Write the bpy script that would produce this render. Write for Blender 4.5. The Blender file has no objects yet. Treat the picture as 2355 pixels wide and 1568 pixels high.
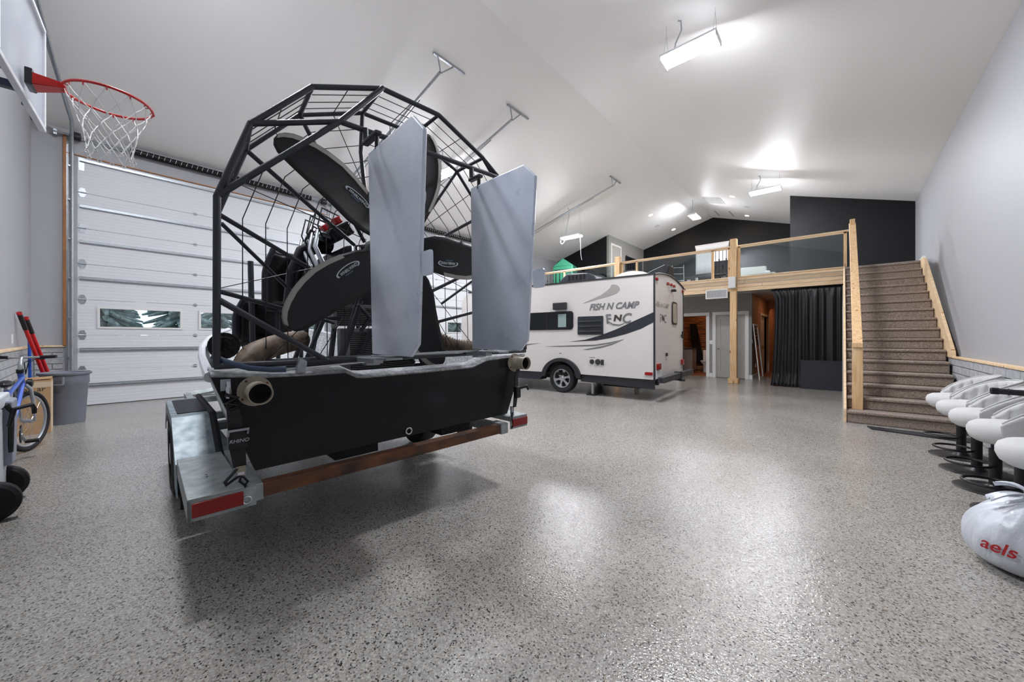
import bpy, bmesh, math, random
from mathutils import Vector, Matrix
random.seed(7)
PI = math.pi
S = bpy.context.scene
COL = S.collection

# ------------------------------------------------------------------ camera
cam_d = bpy.data.cameras.new('camera')
cam = bpy.data.objects.new('camera', cam_d); COL.objects.link(cam)
cam.location = (0, 0, 1.24)
cam.rotation_euler = (PI/2, 0, math.radians(41.41))
cam_d.sensor_fit = 'HORIZONTAL'; cam_d.sensor_width = 36.0
cam_d.lens = 36.0*861.5/2355.0
cam_d.shift_y = -(784-777.5)/2355.0
cam_d.clip_start = 0.05
S.camera = cam
# ------------------------------------------------------------------ world and exposure
W = bpy.data.worlds.new('world'); S.world = W; W.use_nodes = True
wn = W.node_tree.nodes; wl = W.node_tree.links
bg = wn['Background']; bg.inputs[0].default_value = (0.72, 0.80, 0.92, 1); bg.inputs[1].default_value = 1.3
S.view_settings.view_transform = 'Standard'; S.view_settings.look = 'None'
S.view_settings.gamma = 1.0; S.view_settings.use_curve_mapping = False
S.view_settings.exposure = 1.2
LAMP = 160.0      # strength of the ceiling fixtures' diffusers
CAN = 60.0

# ------------------------------------------------------------------ materials
def lin(h):
    h = h.lstrip('#'); c = [int(h[i:i+2], 16)/255 for i in (0, 2, 4)]
    return [x/12.92 if x <= .04045 else ((x+.055)/1.055)**2.4 for x in c]
MATS = {}
def mat(name, col='#888888', rough=.6, metal=0., noise=0., scale=8., bump=0., bscale=60., col2=None, emit=0., trans=0., alpha=1., coat=0., stretch=(1, 1, 1), spec=.5, detail=4., sheen=0.):
    m = bpy.data.materials.new(name); m.use_nodes = True
    n = m.node_tree.nodes; l = m.node_tree.links; p = n['Principled BSDF']
    c = lin(col)
    p.inputs['Base Color'].default_value = (*c, 1); p.inputs['Roughness'].default_value = rough
    p.inputs['Metallic'].default_value = metal; p.inputs['Specular IOR Level'].default_value = spec
    if coat: p.inputs['Coat Weight'].default_value = coat; p.inputs['Coat Roughness'].default_value = .08
    if sheen: p.inputs['Sheen Weight'].default_value = sheen
    if trans: p.inputs['Transmission Weight'].default_value = trans
    if alpha < 1: p.inputs['Alpha'].default_value = alpha
    if emit:
        p.inputs['Emission Color'].default_value = (*c, 1); p.inputs['Emission Strength'].default_value = emit
    if noise or col2 or bump:
        tc = n.new('ShaderNodeTexCoord'); mp = n.new('ShaderNodeMapping'); l.new(tc.outputs['Object'], mp.inputs[0])
        mp.inputs['Scale'].default_value = stretch
    if noise or col2:
        nz = n.new('ShaderNodeTexNoise'); nz.inputs['Scale'].default_value = scale; nz.inputs['Detail'].default_value = detail
        l.new(mp.outputs[0], nz.inputs['Vector'])
        rp = n.new('ShaderNodeValToRGB'); l.new(nz.outputs['Fac'], rp.inputs[0])
        rp.color_ramp.elements[0].position = .32; rp.color_ramp.elements[1].position = .68
        c2 = lin(col2) if col2 else [max(0, x*(1-noise)) for x in c]
        c1 = c if col2 else [min(1, x*(1+noise)) for x in c]
        rp.color_ramp.elements[0].color = (*c2, 1); rp.color_ramp.elements[1].color = (*c1, 1)
        l.new(rp.outputs[0], p.inputs['Base Color'])
    if bump:
        b = n.new('ShaderNodeTexNoise'); b.inputs['Scale'].default_value = bscale; b.inputs['Detail'].default_value = 3
        l.new(mp.outputs[0], b.inputs['Vector']); bn = n.new('ShaderNodeBump'); bn.inputs['Strength'].default_value = bump
        bn.inputs['Distance'].default_value = .01
        l.new(b.outputs['Fac'], bn.inputs['Height']); l.new(bn.outputs[0], p.inputs['Normal'])
    MATS[name] = m; return m

def floor_mat():
    m = mat('epoxy_flake_floor', '#9a9690', .2)
    n = m.node_tree.nodes; l = m.node_tree.links; p = n['Principled BSDF']
    tc = n.new('ShaderNodeTexCoord')
    def vor(s):
        v = n.new('ShaderNodeTexVoronoi'); v.inputs['Scale'].default_value = s; v.inputs['Randomness'].default_value = 1
        l.new(tc.outputs['Object'], v.inputs['Vector']); return v
    v = vor(150); sep = n.new('ShaderNodeSeparateColor'); l.new(v.outputs['Color'], sep.inputs[0])
    r = n.new('ShaderNodeValToRGB'); l.new(sep.outputs[0], r.inputs[0]); r.color_ramp.interpolation = 'CONSTANT'
    el = r.color_ramp.elements
    stops = [(0, '#3c3a38'), (.045, '#6d6a67'), (.12, '#96938e'), (.32, '#a5a29c'), (.56, '#b2afa9'), (.80, '#9d9a95'), (.91, '#bfbcb7'), (.965, '#8f8071')]
    el[0].position = 0; el[0].color = (*lin(stops[0][1]), 1); el[1].position = stops[1][0]; el[1].color = (*lin(stops[1][1]), 1)
    for pos, c in stops[2:]:
        e = el.new(pos); e.color = (*lin(c), 1)
    # faint tyre scuffs with a warm tint
    nz = n.new('ShaderNodeTexNoise'); nz.inputs['Scale'].default_value = .9; nz.inputs['Detail'].default_value = 5; l.new(tc.outputs['Object'], nz.inputs['Vector'])
    rr = n.new('ShaderNodeValToRGB'); l.new(nz.outputs['Fac'], rr.inputs[0]); rr.color_ramp.elements[0].position = .35; rr.color_ramp.elements[1].position = .6
    rr.color_ramp.elements[0].color = (.90, .875, .85, 1); rr.color_ramp.elements[1].color = (1, 1, 1, 1)
    mx = n.new('ShaderNodeMix'); mx.data_type = 'RGBA'; mx.blend_type = 'MULTIPLY'; mx.inputs[0].default_value = 1
    l.new(r.outputs[0], mx.inputs[6]); l.new(rr.outputs[0], mx.inputs[7]); l.new(mx.outputs[2], p.inputs['Base Color'])
    b = n.new('ShaderNodeTexNoise'); b.inputs['Scale'].default_value = 95; b.inputs['Detail'].default_value = 2; l.new(tc.outputs['Object'], b.inputs['Vector'])
    bn = n.new('ShaderNodeBump'); bn.inputs['Strength'].default_value = .36; bn.inputs['Distance'].default_value = .006
    l.new(b.outputs['Fac'], bn.inputs['Height']); l.new(bn.outputs[0], p.inputs['Normal'])
    p.inputs['Coat Weight'].default_value = .0; p.inputs['Roughness'].default_value = .13; p.inputs['Specular IOR Level'].default_value = .5
    return m

def wood_mat(name, a, b, c=None, sc=3., rough=.55):
    m = mat(name, a, rough); n = m.node_tree.nodes; l = m.node_tree.links; p = n['Principled BSDF']
    tc = n.new('ShaderNodeTexCoord'); mp = n.new('ShaderNodeMapping'); l.new(tc.outputs['Object'], mp.inputs[0])
    mp.inputs['Scale'].default_value = (1, 9, 9) if sc > 0 else (9, 9, 1)
    oi = n.new('ShaderNodeObjectInfo'); ad = n.new('ShaderNodeVectorMath'); ad.operation = 'ADD'
    l.new(mp.outputs[0], ad.inputs[0]); sc2 = n.new('ShaderNodeMath'); sc2.operation = 'MULTIPLY'; sc2.inputs[1].default_value = 37
    l.new(oi.outputs['Random'], sc2.inputs[0]); cb = n.new('ShaderNodeCombineXYZ'); l.new(sc2.outputs[0], cb.inputs[0]); l.new(sc2.outputs[0], cb.inputs[2]); l.new(cb.outputs[0], ad.inputs[1])
    nz = n.new('ShaderNodeTexNoise'); nz.inputs['Scale'].default_value = abs(sc); nz.inputs['Detail'].default_value = 6; l.new(ad.outputs[0], nz.inputs['Vector'])
    rp = n.new('ShaderNodeValToRGB'); l.new(nz.outputs['Fac'], rp.inputs[0]); rp.color_ramp.elements[0].position = .35; rp.color_ramp.elements[1].position = .65
    rp.color_ramp.elements[0].color = (*lin(b), 1); rp.color_ramp.elements[1].color = (*lin(a), 1)
    # knots
    v = n.new('ShaderNodeTexVoronoi'); v.inputs['Scale'].default_value = 1.0; mp2 = n.new('ShaderNodeMapping'); l.new(ad.outputs[0], mp2.inputs[0])
    mp2.inputs['Scale'].default_value = (2.6, 1.0, 1.0) if sc > 0 else (1, 1, 2.6); l.new(mp2.outputs[0], v.inputs['Vector'])
    kr = n.new('ShaderNodeValToRGB'); l.new(v.outputs['Distance'], kr.inputs[0]); kr.color_ramp.elements[0].position = .07; kr.color_ramp.elements[1].position = .15
    kr.color_ramp.elements[0].color = (*lin(c or '#7a5232'), 1); kr.color_ramp.elements[1].color = (1, 1, 1, 1)
    mx = n.new('ShaderNodeMix'); mx.data_type = 'RGBA'; mx.blend_type = 'MULTIPLY'; mx.inputs[0].default_value = 1
    l.new(rp.outputs[0], mx.inputs[6]); l.new(kr.outputs[0], mx.inputs[7]); l.new(mx.outputs[2], p.inputs['Base Color'])
    return m

M = MATS
floor_mat()
mat('wall_grey', '#a2a3a7', .55, bump=.06, bscale=140)
mat('wall_greige', '#8d8c87', .6, bump=.05, bscale=120)
mat('wall_dark', '#101013', .6, spec=.25, bump=.05, bscale=120)
mat('ceiling_white', '#efedeb', .5, bump=.05, bscale=90)
mat('loft_under', '#cfc6c0', .7)
mat('block_grey', '#a3a5a8', .8, noise=.14, scale=14, bump=.5, bscale=45)
mat('mortar', '#77787a', .9)
mat('white_trim', '#d9d8d6', .45)
mat('door_grey', '#a5a29c', .5)
wood_mat('pine', '#e6cdaa', '#d8b88e', '#a87a50')
wood_mat('pine_up', '#e0c094', '#cfa674', '#a87a50', sc=-3.)
wood_mat('stud', '#b1753c', '#96602d', sc=-3.)
wood_mat('hall_floor', '#8a5a38', '#6d4226')
mat('carpet', '#a89789', .95, col2='#75665c', scale=60, bump=.8, bscale=160, sheen=.2)
mat('black_plastic', '#101113', .42)
mat('black_metal', '#1b1c1f', .32, metal=.4, bump=.1, bscale=200)
mat('powder_tube', '#3a3c42', .38, metal=.35, bump=.15, bscale=260)
mat('galvanised', '#a9aeb3', .38, metal=.85, noise=.12, scale=25)
mat('galv_fender', '#a2adb2', .5, metal=.3, col2='#6c7a80', scale=14, bump=.1, bscale=30)
mat('galv_box', '#b4babb', .5, metal=.3, col2='#8d9795', scale=14, bump=.1, bscale=30)
mat('chrome', '#d5d7da', .15, metal=1)
mat('rust', '#7d5034', .8, col2='#3f322c', scale=11, bump=.4, bscale=60, stretch=(1, .5, 1))
mat('rubber', '#16161a', .75, bump=.4, bscale=80)
mat('tread', '#101013', .7)
mat('reflector_red', '#8f0d0a', .25, bump=.2, bscale=200)
mat('amber_red', '#8e1a1c', .25)
mat('hull_black', '#0e1013', .4, spec=.3, noise=.25, scale=2.5, coat=.15)
mat('hull_white', '#c9ccd0', .4, noise=.05, scale=3)
mat('hull_speckle', '#c6c8ca', .6, col2='#8b8d90', scale=38)
mat('blade_black', '#0e0f11', .38, bump=.06, bscale=120, noise=.2, scale=5)
mat('blade_edge', '#a9a59c', .45)
mat('decal_silver', '#c6cad1', .35)
mat('decal_blue', '#7fa2c8', .35)
mat('duct', '#8f7b66', .6, col2='#4e4238', scale=12)
mat('exhaust_tan', '#a29887', .5, noise=.1)
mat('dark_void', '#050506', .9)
mat('red_cap', '#b01414', .3)
mat('rv_white', '#cfcac6', .3, coat=.3)
mat('rv_black_trim', '#26272b', .4)
mat('rv_dark', '#23262d', .45)
mat('decal_grey', '#9b9892', .4)
mat('decal_dkgrey', '#6f7071', .35)
mat('tinted', '#17191d', .08)
mat('pane_reflection', '#8ea09f', .12)  # pale tone stands for a reflection in the camper's side window
mat('dome_white', '#d8d4c8', .5)
mat('curtain_black', '#0f1014', .42, sheen=.12)
mat('panel_black', '#2b2c33', .8)
mat('fabric_white', '#d2d2d1', .9, bump=.5, bscale=320, noise=.05, scale=200)
mat('plastic_white', '#dfe0e4', .35)
mat('bag', '#cdd2da', .3, bump=1.0, bscale=16, stretch=(1, 1, .5))
mat('ink_red', '#b3232a', .5)
mat('cardboard', '#b28f68', .85, noise=.06, scale=6)
mat('cardboard_edge', '#cbb59a', .85)
mat('ink_dark', '#3c322b', .8)
mat('bin_grey', '#6e727c', .55, noise=.06)
mat('pole_red', '#c4161c', .35)
mat('pole_blue', '#1f4fb0', .35)
mat('pole_yellow', '#e0b92e', .4)
mat('bike_blue', '#4a66b8', .3, metal=.3)
mat('bike_silver', '#b9bcc0', .3, metal=.7)
mat('cooler_white', '#d3d8dd', .4)
mat('cooler_grey', '#8f96a4', .4)
mat('hoop_red', '#b91a17', .35)
mat('net', '#dcdcda', .8)
mat('frame_navy', '#232f44', .35)
mat('door_panel', '#d4d6da', .45)
mat('black_spring', '#141416', .4, metal=.5)
mat('green_film', '#2b7a5c', .35, alpha=.93)
mat('towel_black', '#0d0f18', .9)
mat('stone_wood', '#a9764b', .6, col2='#5d3f2a', scale=5, bump=.6, bscale=18, stretch=(1, 1, 4))
mat('warm_wall', '#b48a70', .6)
mat('porcelain', '#e3dfd8', .2)
mat('vanity', '#87796c', .6, noise=.12, scale=6, stretch=(6, 6, 1))
mat('sofa', '#b9b6b0', .9)
mat('shade_white', '#e2e2e4', .8)
mat('foliage', '#7c8884', .9, noise=.5, scale=6)
mat('bark', '#5b5148', .9)
mat('gravel', '#8f8f8c', .9)
mat('mirror', '#cfcfd2', .03, metal=1)
mat('picture', '#8c7a6a', .6, col2='#2d2a28', scale=9)
mat('cable_black', '#131316', .5)
mat('radiator', '#2b2c2e', .45, metal=.5)
mat('radiator_tank', '#8b8c8c', .45, metal=.5)
mat('engine', '#33353a', .4, metal=.6, noise=.4, scale=20)
mat('sheath_blue', '#3d4d66', .4)
def glass(name, col, rough=.02, ior=1.45, mixf=.0):
    m = bpy.data.materials.new(name); m.use_nodes = True; n = m.node_tree.nodes; l = m.node_tree.links
    n.remove(n['Principled BSDF']); o = n['Material Output']
    t = n.new('ShaderNodeBsdfTransparent'); t.inputs[0].default_value = (*lin(col), 1)
    g = n.new('ShaderNodeBsdfGlossy'); g.inputs['Roughness'].default_value = rough
    f = n.new('ShaderNodeFresnel'); f.inputs[0].default_value = ior
    ad = n.new('ShaderNodeMath'); ad.operation = 'ADD'; ad.inputs[1].default_value = mixf; l.new(f.outputs[0], ad.inputs[0])
    mx = n.new('ShaderNodeMixShader'); l.new(ad.outputs[0], mx.inputs[0]); l.new(t.outputs[0], mx.inputs[1]); l.new(g.outputs[0], mx.inputs[2])
    l.new(mx.outputs[0], o.inputs[0]); MATS[name] = m; return m
glass('clear_glass', '#e6ecec', .02, 1.5, .06)
glass('acrylic', '#dfe6f0', .08, 1.5, .12)
mat('acrylic_white', '#dfe6ef', .2, alpha=.55)
def emis(name, col, st):
    m = bpy.data.materials.new(name); m.use_nodes = True; n = m.node_tree.nodes; l = m.node_tree.links
    n.remove(n['Principled BSDF']); e = n.new('ShaderNodeEmission'); e.inputs[0].default_value = (*lin(col), 1); e.inputs[1].default_value = st
    l.new(e.outputs[0], n['Material Output'].inputs[0]); MATS[name] = m
emis('led', '#f6f8ff', LAMP); emis('led_ceiling_fill', '#f6f8ff', LAMP*.010); emis('can_led', '#ffd9ac', CAN); emis('warm_led', '#ffb980', 26)  # the second, weak one is for strips added to brighten the ceiling
# brushed aluminium of the rudders
def rudder_mat():
    m = mat('rudder_alu', '#c5d0e0', .3, metal=.3); n = m.node_tree.nodes; l = m.node_tree.links; p = n['Principled BSDF']
    tc = n.new('ShaderNodeTexCoord'); a = n.new('ShaderNodeTexNoise'); a.inputs['Scale'].default_value = 2.4; a.inputs['Detail'].default_value = 3; a.inputs['Distortion'].default_value = .5
    l.new(tc.outputs['Object'], a.inputs['Vector'])
    r = n.new('ShaderNodeValToRGB'); l.new(a.outputs['Fac'], r.inputs[0]); r.color_ramp.elements[0].position = .25; r.color_ramp.elements[1].position = .75
    r.color_ramp.elements[0].color = (*lin('#c6d1e2'), 1); r.color_ramp.elements[1].color = (*lin('#e9edf3'), 1); l.new(r.outputs[0], p.inputs['Base Color'])
    r2 = n.new('ShaderNodeMapRange'); l.new(a.outputs['Fac'], r2.inputs[0]); r2.inputs[1].default_value = .3; r2.inputs[2].default_value = .7; r2.inputs[3].default_value = .24; r2.inputs[4].default_value = .42
    l.new(r2.outputs[0], p.inputs['Roughness'])
    b = n.new('ShaderNodeTexNoise'); b.inputs['Scale'].default_value = 5; b.inputs['Detail'].default_value = 2; l.new(tc.outputs['Object'], b.inputs['Vector'])
    bn = n.new('ShaderNodeBump'); bn.inputs['Strength'].default_value = .05; bn.inputs['Distance'].default_value = .01; l.new(b.outputs['Fac'], bn.inputs['Height'])
rudder_mat()
def door_mat():
    m = M['door_panel']; n = m.node_tree.nodes; l = m.node_tree.links; p = n['Principled BSDF']
    tc = n.new('ShaderNodeTexCoord'); w = n.new('ShaderNodeTexWave'); w.wave_type = 'BANDS'; w.bands_direction = 'Z'; w.inputs['Scale'].default_value = 5.2
    l.new(tc.outputs['Object'], w.inputs['Vector']); r = n.new('ShaderNodeValToRGB'); l.new(w.outputs['Fac'], r.inputs[0])
    r.color_ramp.elements[0].position = 0; r.color_ramp.elements[1].position = .1
    bn = n.new('ShaderNodeBump'); bn.inputs['Strength'].default_value = .5; bn.inputs['Distance'].default_value = .004; l.new(r.outputs[0], bn.inputs['Height']); l.new(bn.outputs[0], p.inputs['Normal'])
door_mat()

# ------------------------------------------------------------------ mesh helpers
class MB:
    def __init__(s): s.b = bmesh.new()
    def box(s, lo, hi, rot=None, piv=None):
        r = bmesh.ops.create_cube(s.b, size=1); c = [(lo[i]+hi[i])/2 for i in range(3)]; d = [abs(hi[i]-lo[i]) for i in range(3)]
        mt = Matrix.Translation(c) @ Matrix.Diagonal((*d, 1))
        if rot is not None:
            pv = Vector(piv if piv else c); mt = Matrix.Translation(pv) @ rot.to_4x4() @ Matrix.Translation(-pv) @ mt
        bmesh.ops.transform(s.b, matrix=mt, verts=r['verts']); return s
    def tube(s, pts, r, seg=8, closed=False, caps=True):
        P = [Vector(p) for p in pts]; n = len(P); rr = r if isinstance(r, (list, tuple)) else [r]*n
        rings = []; up = None
        for i in range(n):
            a = P[i-1] if (i > 0 or closed) else P[i]; c = P[(i+1) % n] if (i < n-1 or closed) else P[i]
            t1 = (P[i]-a); t2 = (c-P[i])
            t = (t1.normalized() if t1.length > 1e-9 else Vector()) + (t2.normalized() if t2.length > 1e-9 else Vector())
            if t.length < 1e-6: t = t2
            t.normalize()
            if up is None:
                up = Vector((0, 0, 1)) if abs(t.z) < .9 else Vector((1, 0, 0))
            u = up - t*up.dot(t)
            if u.length < 1e-5: u = Vector((1, 0, 0)) - t*t.x
            u.normalize(); v = t.cross(u); up = u
            k = 1.0
            if t1.length > 1e-9 and t2.length > 1e-9:
                cs = max(.45, t1.normalized().dot(t)); k = 1/cs if cs < 1 else 1
                k = min(k, 1.25)
            rings.append([s.b.verts.new(P[i]+(u*math.cos(2*PI*j/seg)+v*math.sin(2*PI*j/seg))*rr[i]*k) for j in range(seg)])
        m = n if closed else n-1
        for i in range(m):
            A = rings[i]; B = rings[(i+1) % n]
            for j in range(seg): s.b.faces.new((A[j], A[(j+1) % seg], B[(j+1) % seg], B[j]))
        if caps and not closed:
            s.b.faces.new(rings[0][::-1]); s.b.faces.new(rings[-1])
        return s
    def ring(s, c, R, r, axis='z', seg=32, ts=8, rx=None, a0=0, a1=2*PI):
        pts = []; full = abs(a1-a0-2*PI) < 1e-6
        n = seg if full else seg+1
        for i in range(n):
            a = a0+(a1-a0)*i/seg; x, y = R*math.cos(a), (rx or R)*math.sin(a)
            pts.append({'z': (c[0]+x, c[1]+y, c[2]), 'x': (c[0], c[1]+x, c[2]+y), 'y': (c[0]+x, c[1], c[2]+y)}[axis])
        return s.tube(pts, r, ts, closed=full)
    def lathe(s, prof, c=(0, 0, 0), axis='z', seg=28, caps=True):
        rings = []
        for (r, h) in prof:
            ring = []
            for j in range(seg):
                a = 2*PI*j/seg; x, y = r*math.cos(a), r*math.sin(a)
                p = {'z': (x, y, h), 'x': (h, x, y), 'y': (x, h, y)}[axis]
                ring.append(s.b.verts.new((c[0]+p[0], c[1]+p[1], c[2]+p[2])))
            rings.append(ring)
        for A, B in zip(rings, rings[1:]):
            for j in range(seg): s.b.faces.new((A[j], A[(j+1) % seg], B[(j+1) % seg], B[j]))
        if caps:
            if prof[0][0] > 1e-4: s.b.faces.new(rings[0][::-1])
            if prof[-1][0] > 1e-4: s.b.faces.new(rings[-1])
        return s
    def cyl(s, a, b, r, seg=16, r2=None): return s.tube([a, b], [r, r if r2 is None else r2], seg)
    def prism(s, poly, ax, h0, h1):
        """poly of 2D points in the plane normal to axis ax (0: y,z  1: x,z  2: x,y), from h0 to h1"""
        def v(p, h): return {0: (h, p[0], p[1]), 1: (p[0], h, p[1]), 2: (p[0], p[1], h)}[ax]
        A = [s.b.verts.new(v(p, h0)) for p in poly]; B = [s.b.verts.new(v(p, h1)) for p in poly]
        n = len(poly); s.b.faces.new(A[::-1]); s.b.faces.new(B)
        for i in range(n): s.b.faces.new((A[i], A[(i+1) % n], B[(i+1) % n], B[i]))
        return s
    def grid(s, rows, closed=False):
        V = [[s.b.verts.new(p) for p in r] for r in rows]
        for i in range(len(V)-1):
            n = len(V[i]); 
            for j in range(n if closed else n-1):
                s.b.faces.new((V[i][j], V[i][(j+1) % n], V[i+1][(j+1) % n], V[i+1][j]))
        return s
    def ell(s, c, r, seg=20, rings=12, fn=None):
        o = bmesh.ops.create_uvsphere(s.b, u_segments=seg, v_segments=rings, radius=1)
        for v in o['verts']:
            k = fn(v.co) if fn else 1
            v.co = Vector((c[0]+v.co.x*r[0]*k, c[1]+v.co.y*r[1]*k, c[2]+v.co.z*r[2]*k))
        return s
    def build(s, name, m, parent=None, smooth=False, bevel=0., solid=0., sub=0, auto=True, kind=None):
        bmesh.ops.recalc_face_normals(s.b, faces=s.b.faces)
        me = bpy.data.meshes.new(name); s.b.to_mesh(me); s.b.free()
        o = bpy.data.objects.new(name, me); COL.objects.link(o)
        me.materials.append(M[m] if isinstance(m, str) else m)
        if parent is not None: o.parent = parent
        if smooth:
            for f in me.polygons: f.use_smooth = True
            if auto: me.set_sharp_from_angle(angle=math.radians(42))
        if solid:
            x = o.modifiers.new('s', 'SOLIDIFY'); x.thickness = solid; x.offset = 0
        if bevel:
            x = o.modifiers.new('b', 'BEVEL'); x.width = bevel; x.segments = 2; x.limit_method = 'ANGLE'
        if sub:
            x = o.modifiers.new('u', 'SUBSURF'); x.levels = sub; x.render_levels = sub
        if kind: o['kind'] = kind
        return o
def tag(o, label=None, cat=None, group=None, kind=None):
    if label: o['label'] = label
    if cat: o['category'] = cat
    if group: o['group'] = group
    if kind: o['kind'] = kind
    return o
def thing(name, loc, label, cat, rz=0., rx=0., group=None):
    o = bpy.data.objects.new(name, None); COL.objects.link(o); o.empty_display_size = .1
    o.location = loc; o.rotation_euler = (rx, 0, rz); return tag(o, label, cat, group)
def children(o): return [c for c in bpy.data.objects if c.parent == o]
def copy_tree(o, parent=None):
    c = o.copy(); COL.objects.link(c); c.parent = parent
    for ch in children(o): copy_tree(ch, c)
    return c
def dup(o, loc, rz=None, label=None):
    c = copy_tree(o); c.location = loc
    if rz is not None: c.rotation_euler = (o.rotation_euler[0], 0, rz)
    if label: c['label'] = label
    return c
def text(name, body, size, m, parent, mtx, shear=0., depth=.002, sx=1., bold=0., align='LEFT'):
    cu = bpy.data.curves.new('t', 'FONT'); cu.body = body; cu.size = size; cu.extrude = depth; cu.shear = shear; cu.align_x = align; cu.offset = bold; cu.resolution_u = 3
    ob = bpy.data.objects.new('t', cu); COL.objects.link(ob)
    dg = bpy.context.evaluated_depsgraph_get(); me = bpy.data.meshes.new_from_object(ob.evaluated_get(dg))
    bpy.data.objects.remove(ob); me.transform(Matrix.Diagonal((sx, 1, 1, 1))); me.transform(mtx)
    me.materials.clear(); me.materials.append(M[m]); o = bpy.data.objects.new(name, me); COL.objects.link(o)
    if parent is not None: o.parent = parent
    return o
def m_side(x, y, z): return Matrix(((1, 0, 0, x), (0, 0, -1, y), (0, 1, 0, z), (0, 0, 0, 1)))      # faces -y
def m_rear(x, y, z): return Matrix(((0, 0, 1, x), (1, 0, 0, y), (0, 1, 0, z), (0, 0, 0, 1)))       # faces +x
def struct(o, **k): o['kind'] = 'structure'; return o
def circ(cx, cy, r, n=24, a0=0, a1=2*PI, ry=None):
    e = 0 if abs(a1-a0-2*PI) < 1e-6 else 1
    return [(cx+r*math.cos(a0+(a1-a0)*i/(n)), cy+(ry or r)*math.sin(a0+(a1-a0)*i/(n))) for i in range(n+e)]
def rrect(x0, y0, x1, y1, r, n=5):
    o = []
    for cx, cy, a in ((x1-r, y0+r, -PI/2), (x1-r, y1-r, 0), (x0+r, y1-r, PI/2), (x0+r, y0+r, PI)):
        o += [(cx+r*math.cos(a+PI/2*i/n), cy+r*math.sin(a+PI/2*i/n)) for i in range(n+1)]
    return o

# ================================================================== room
XL, XR, YF, YB = -10.4, 1.49, -.637, 19.0
RX, RZ, EZ = -4.455, 6.78, 4.967
def ceil_z(x): return RZ-.305*abs(x-RX)
LF = 2.85          # loft floor
YL = 11.85         # loft front
struct(MB().box((XL-.2, YF-.2, -.12), (XR+.2, YB+.2, 0)).build('floor', 'epoxy_flake_floor'))
c = MB()
for x0, x1 in ((XL, RX), (RX, XR)):
    z0, z1 = ceil_z(x0), ceil_z(x1)
    c.prism([(x0, z0), (x1, z1), (x1, z1+.12), (x0, z0+.12)], 1, YF-.1, YB+.1)
struct(c.build('ceiling', 'ceiling_white'))
DOORS = [(-.12, 4.2), (6.4, 11.1)]; DZ = 4.545
w = MB()
for y0, y1 in ((YF-.1, DOORS[0][0]), (DOORS[0][1], DOORS[1][0]), (DOORS[1][1], YB+.1)):
    w.box((XL-.15, y0, 0), (XL, y1, EZ+.03))
for y0, y1 in DOORS: w.box((XL-.15, y0, DZ), (XL, y1, EZ+.03))
wall_left = struct(w.build('wall_left', 'wall_grey'))
wall_right = struct(MB().box((XR, YF-.1, 0), (XR+.15, YB+.1, EZ+.03)).build('wall_right', 'wall_grey'))
gable = [(XL, 0), (XR, 0), (XR, EZ), (RX, RZ), (XL, EZ)]
wall_front = struct(MB().prism(gable, 1, YF-.12, YF).build('wall_front', 'wall_grey'))
# back wall with a window hole left for the bright shaded window
wb = MB(); wx0, wx1, wz0, wz1 = -5.12, -3.86, 4.3, 5.5
wb.prism([(XL, 0), (wx0, 0), (wx0, ceil_z(wx0)), (XL, EZ)], 1, YB, YB+.12)
wb.prism([(wx1, 0), (XR, 0), (XR, EZ), (wx1, ceil_z(wx1))], 1, YB, YB+.12)
wb.box((wx0, YB, 0), (wx1, YB+.12, wz0))
wb.prism([(wx0, wz1), (wx1, wz1), (wx1, ceil_z(wx1)), (RX, RZ), (wx0, ceil_z(wx0))], 1, YB, YB+.12)
struct(wb.build('wall_back', 'wall_dark'))
# dark boxed-out wall behind the head of the stairs
struct(MB().prism([(-1.257, LF), (XR, LF), (XR, EZ), (-1.257, ceil_z(-1.257))], 1, 14.9, YB).build('wall_stairhead', 'wall_dark'))
# closet box in the far left corner of the loft: dark front face, grey side face
struct(MB().prism([(XL, LF), (-7.80, LF), (-7.80, ceil_z(-7.80)), (XL, EZ)], 1, 15.16, 15.26).build('wall_closet_front', 'wall_dark'))
struct(MB().prism([(-7.80, LF), (-7.70, LF), (-7.70, ceil_z(-7.70)), (-7.80, ceil_z(-7.80))], 1, 15.16, YB).build('wall_closet_side', 'wall_greige'))
# stem wall of painted block along the right side with its pine cap
def blocks(parent, fixed, a0, a1, z0, z1, axis, sgn, bl=.40, bh=.10, first=0., tot=[0]):
    me = {}
    rows = round((z1-z0)/bh); hh = (z1-z0)/rows
    for r in range(rows):
        a = a0 - (bl/2 if r % 2 else 0) - first
        while a < a1-.01:
            s, e = max(a, a0), min(a+bl, a1)
            if e-s > .03:
                L = round(e-s-.012, 3)
                if L not in me:
                    b = MB(); b.box((0, 0, 0), (L, .02, hh-.009)) if axis == 'x' else b.box((0, 0, 0), (.02, L, hh-.009))
                    bmesh.ops.bevel(b.b, geom=b.b.edges[:], offset=.003, segments=1, affect='EDGES')
                    ob = b.build('brick', 'block_grey', parent); me[L] = ob.data
                else:
                    ob = bpy.data.objects.new('brick', me[L]); COL.objects.link(ob); ob.parent = parent
                j = random.uniform(-.0015, .0015)
                ob.location = (s+.006, fixed+(j if sgn > 0 else -.02+j), z0+r*hh+.0045) if axis == 'x' else (fixed+(j if sgn > 0 else -.02+j), s+.006, z0+r*hh+.0045)
            a += bl
XS = 1.235
stem = struct(MB().box((XS+.008, .6, 0), (XR-.001, 11.4, .945)).build('wall_stem_right', 'mortar'))
blocks(stem, XS+.01, 3.2, 9.3, 0, .945, 'y', -1, bl=.41, bh=.105)
struct(MB().box((XS-.022, .6, .945), (XS+.05, 8.75, .972)).build('trim_1', 'pine', bevel=.003))
struct(MB().prism([(XS+.055, .962), (XR-.001, .962), (XR-.001, 4.96)], 1, YF, 11.4).build('wall_right_lower', 'wall_grey'))
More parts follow.
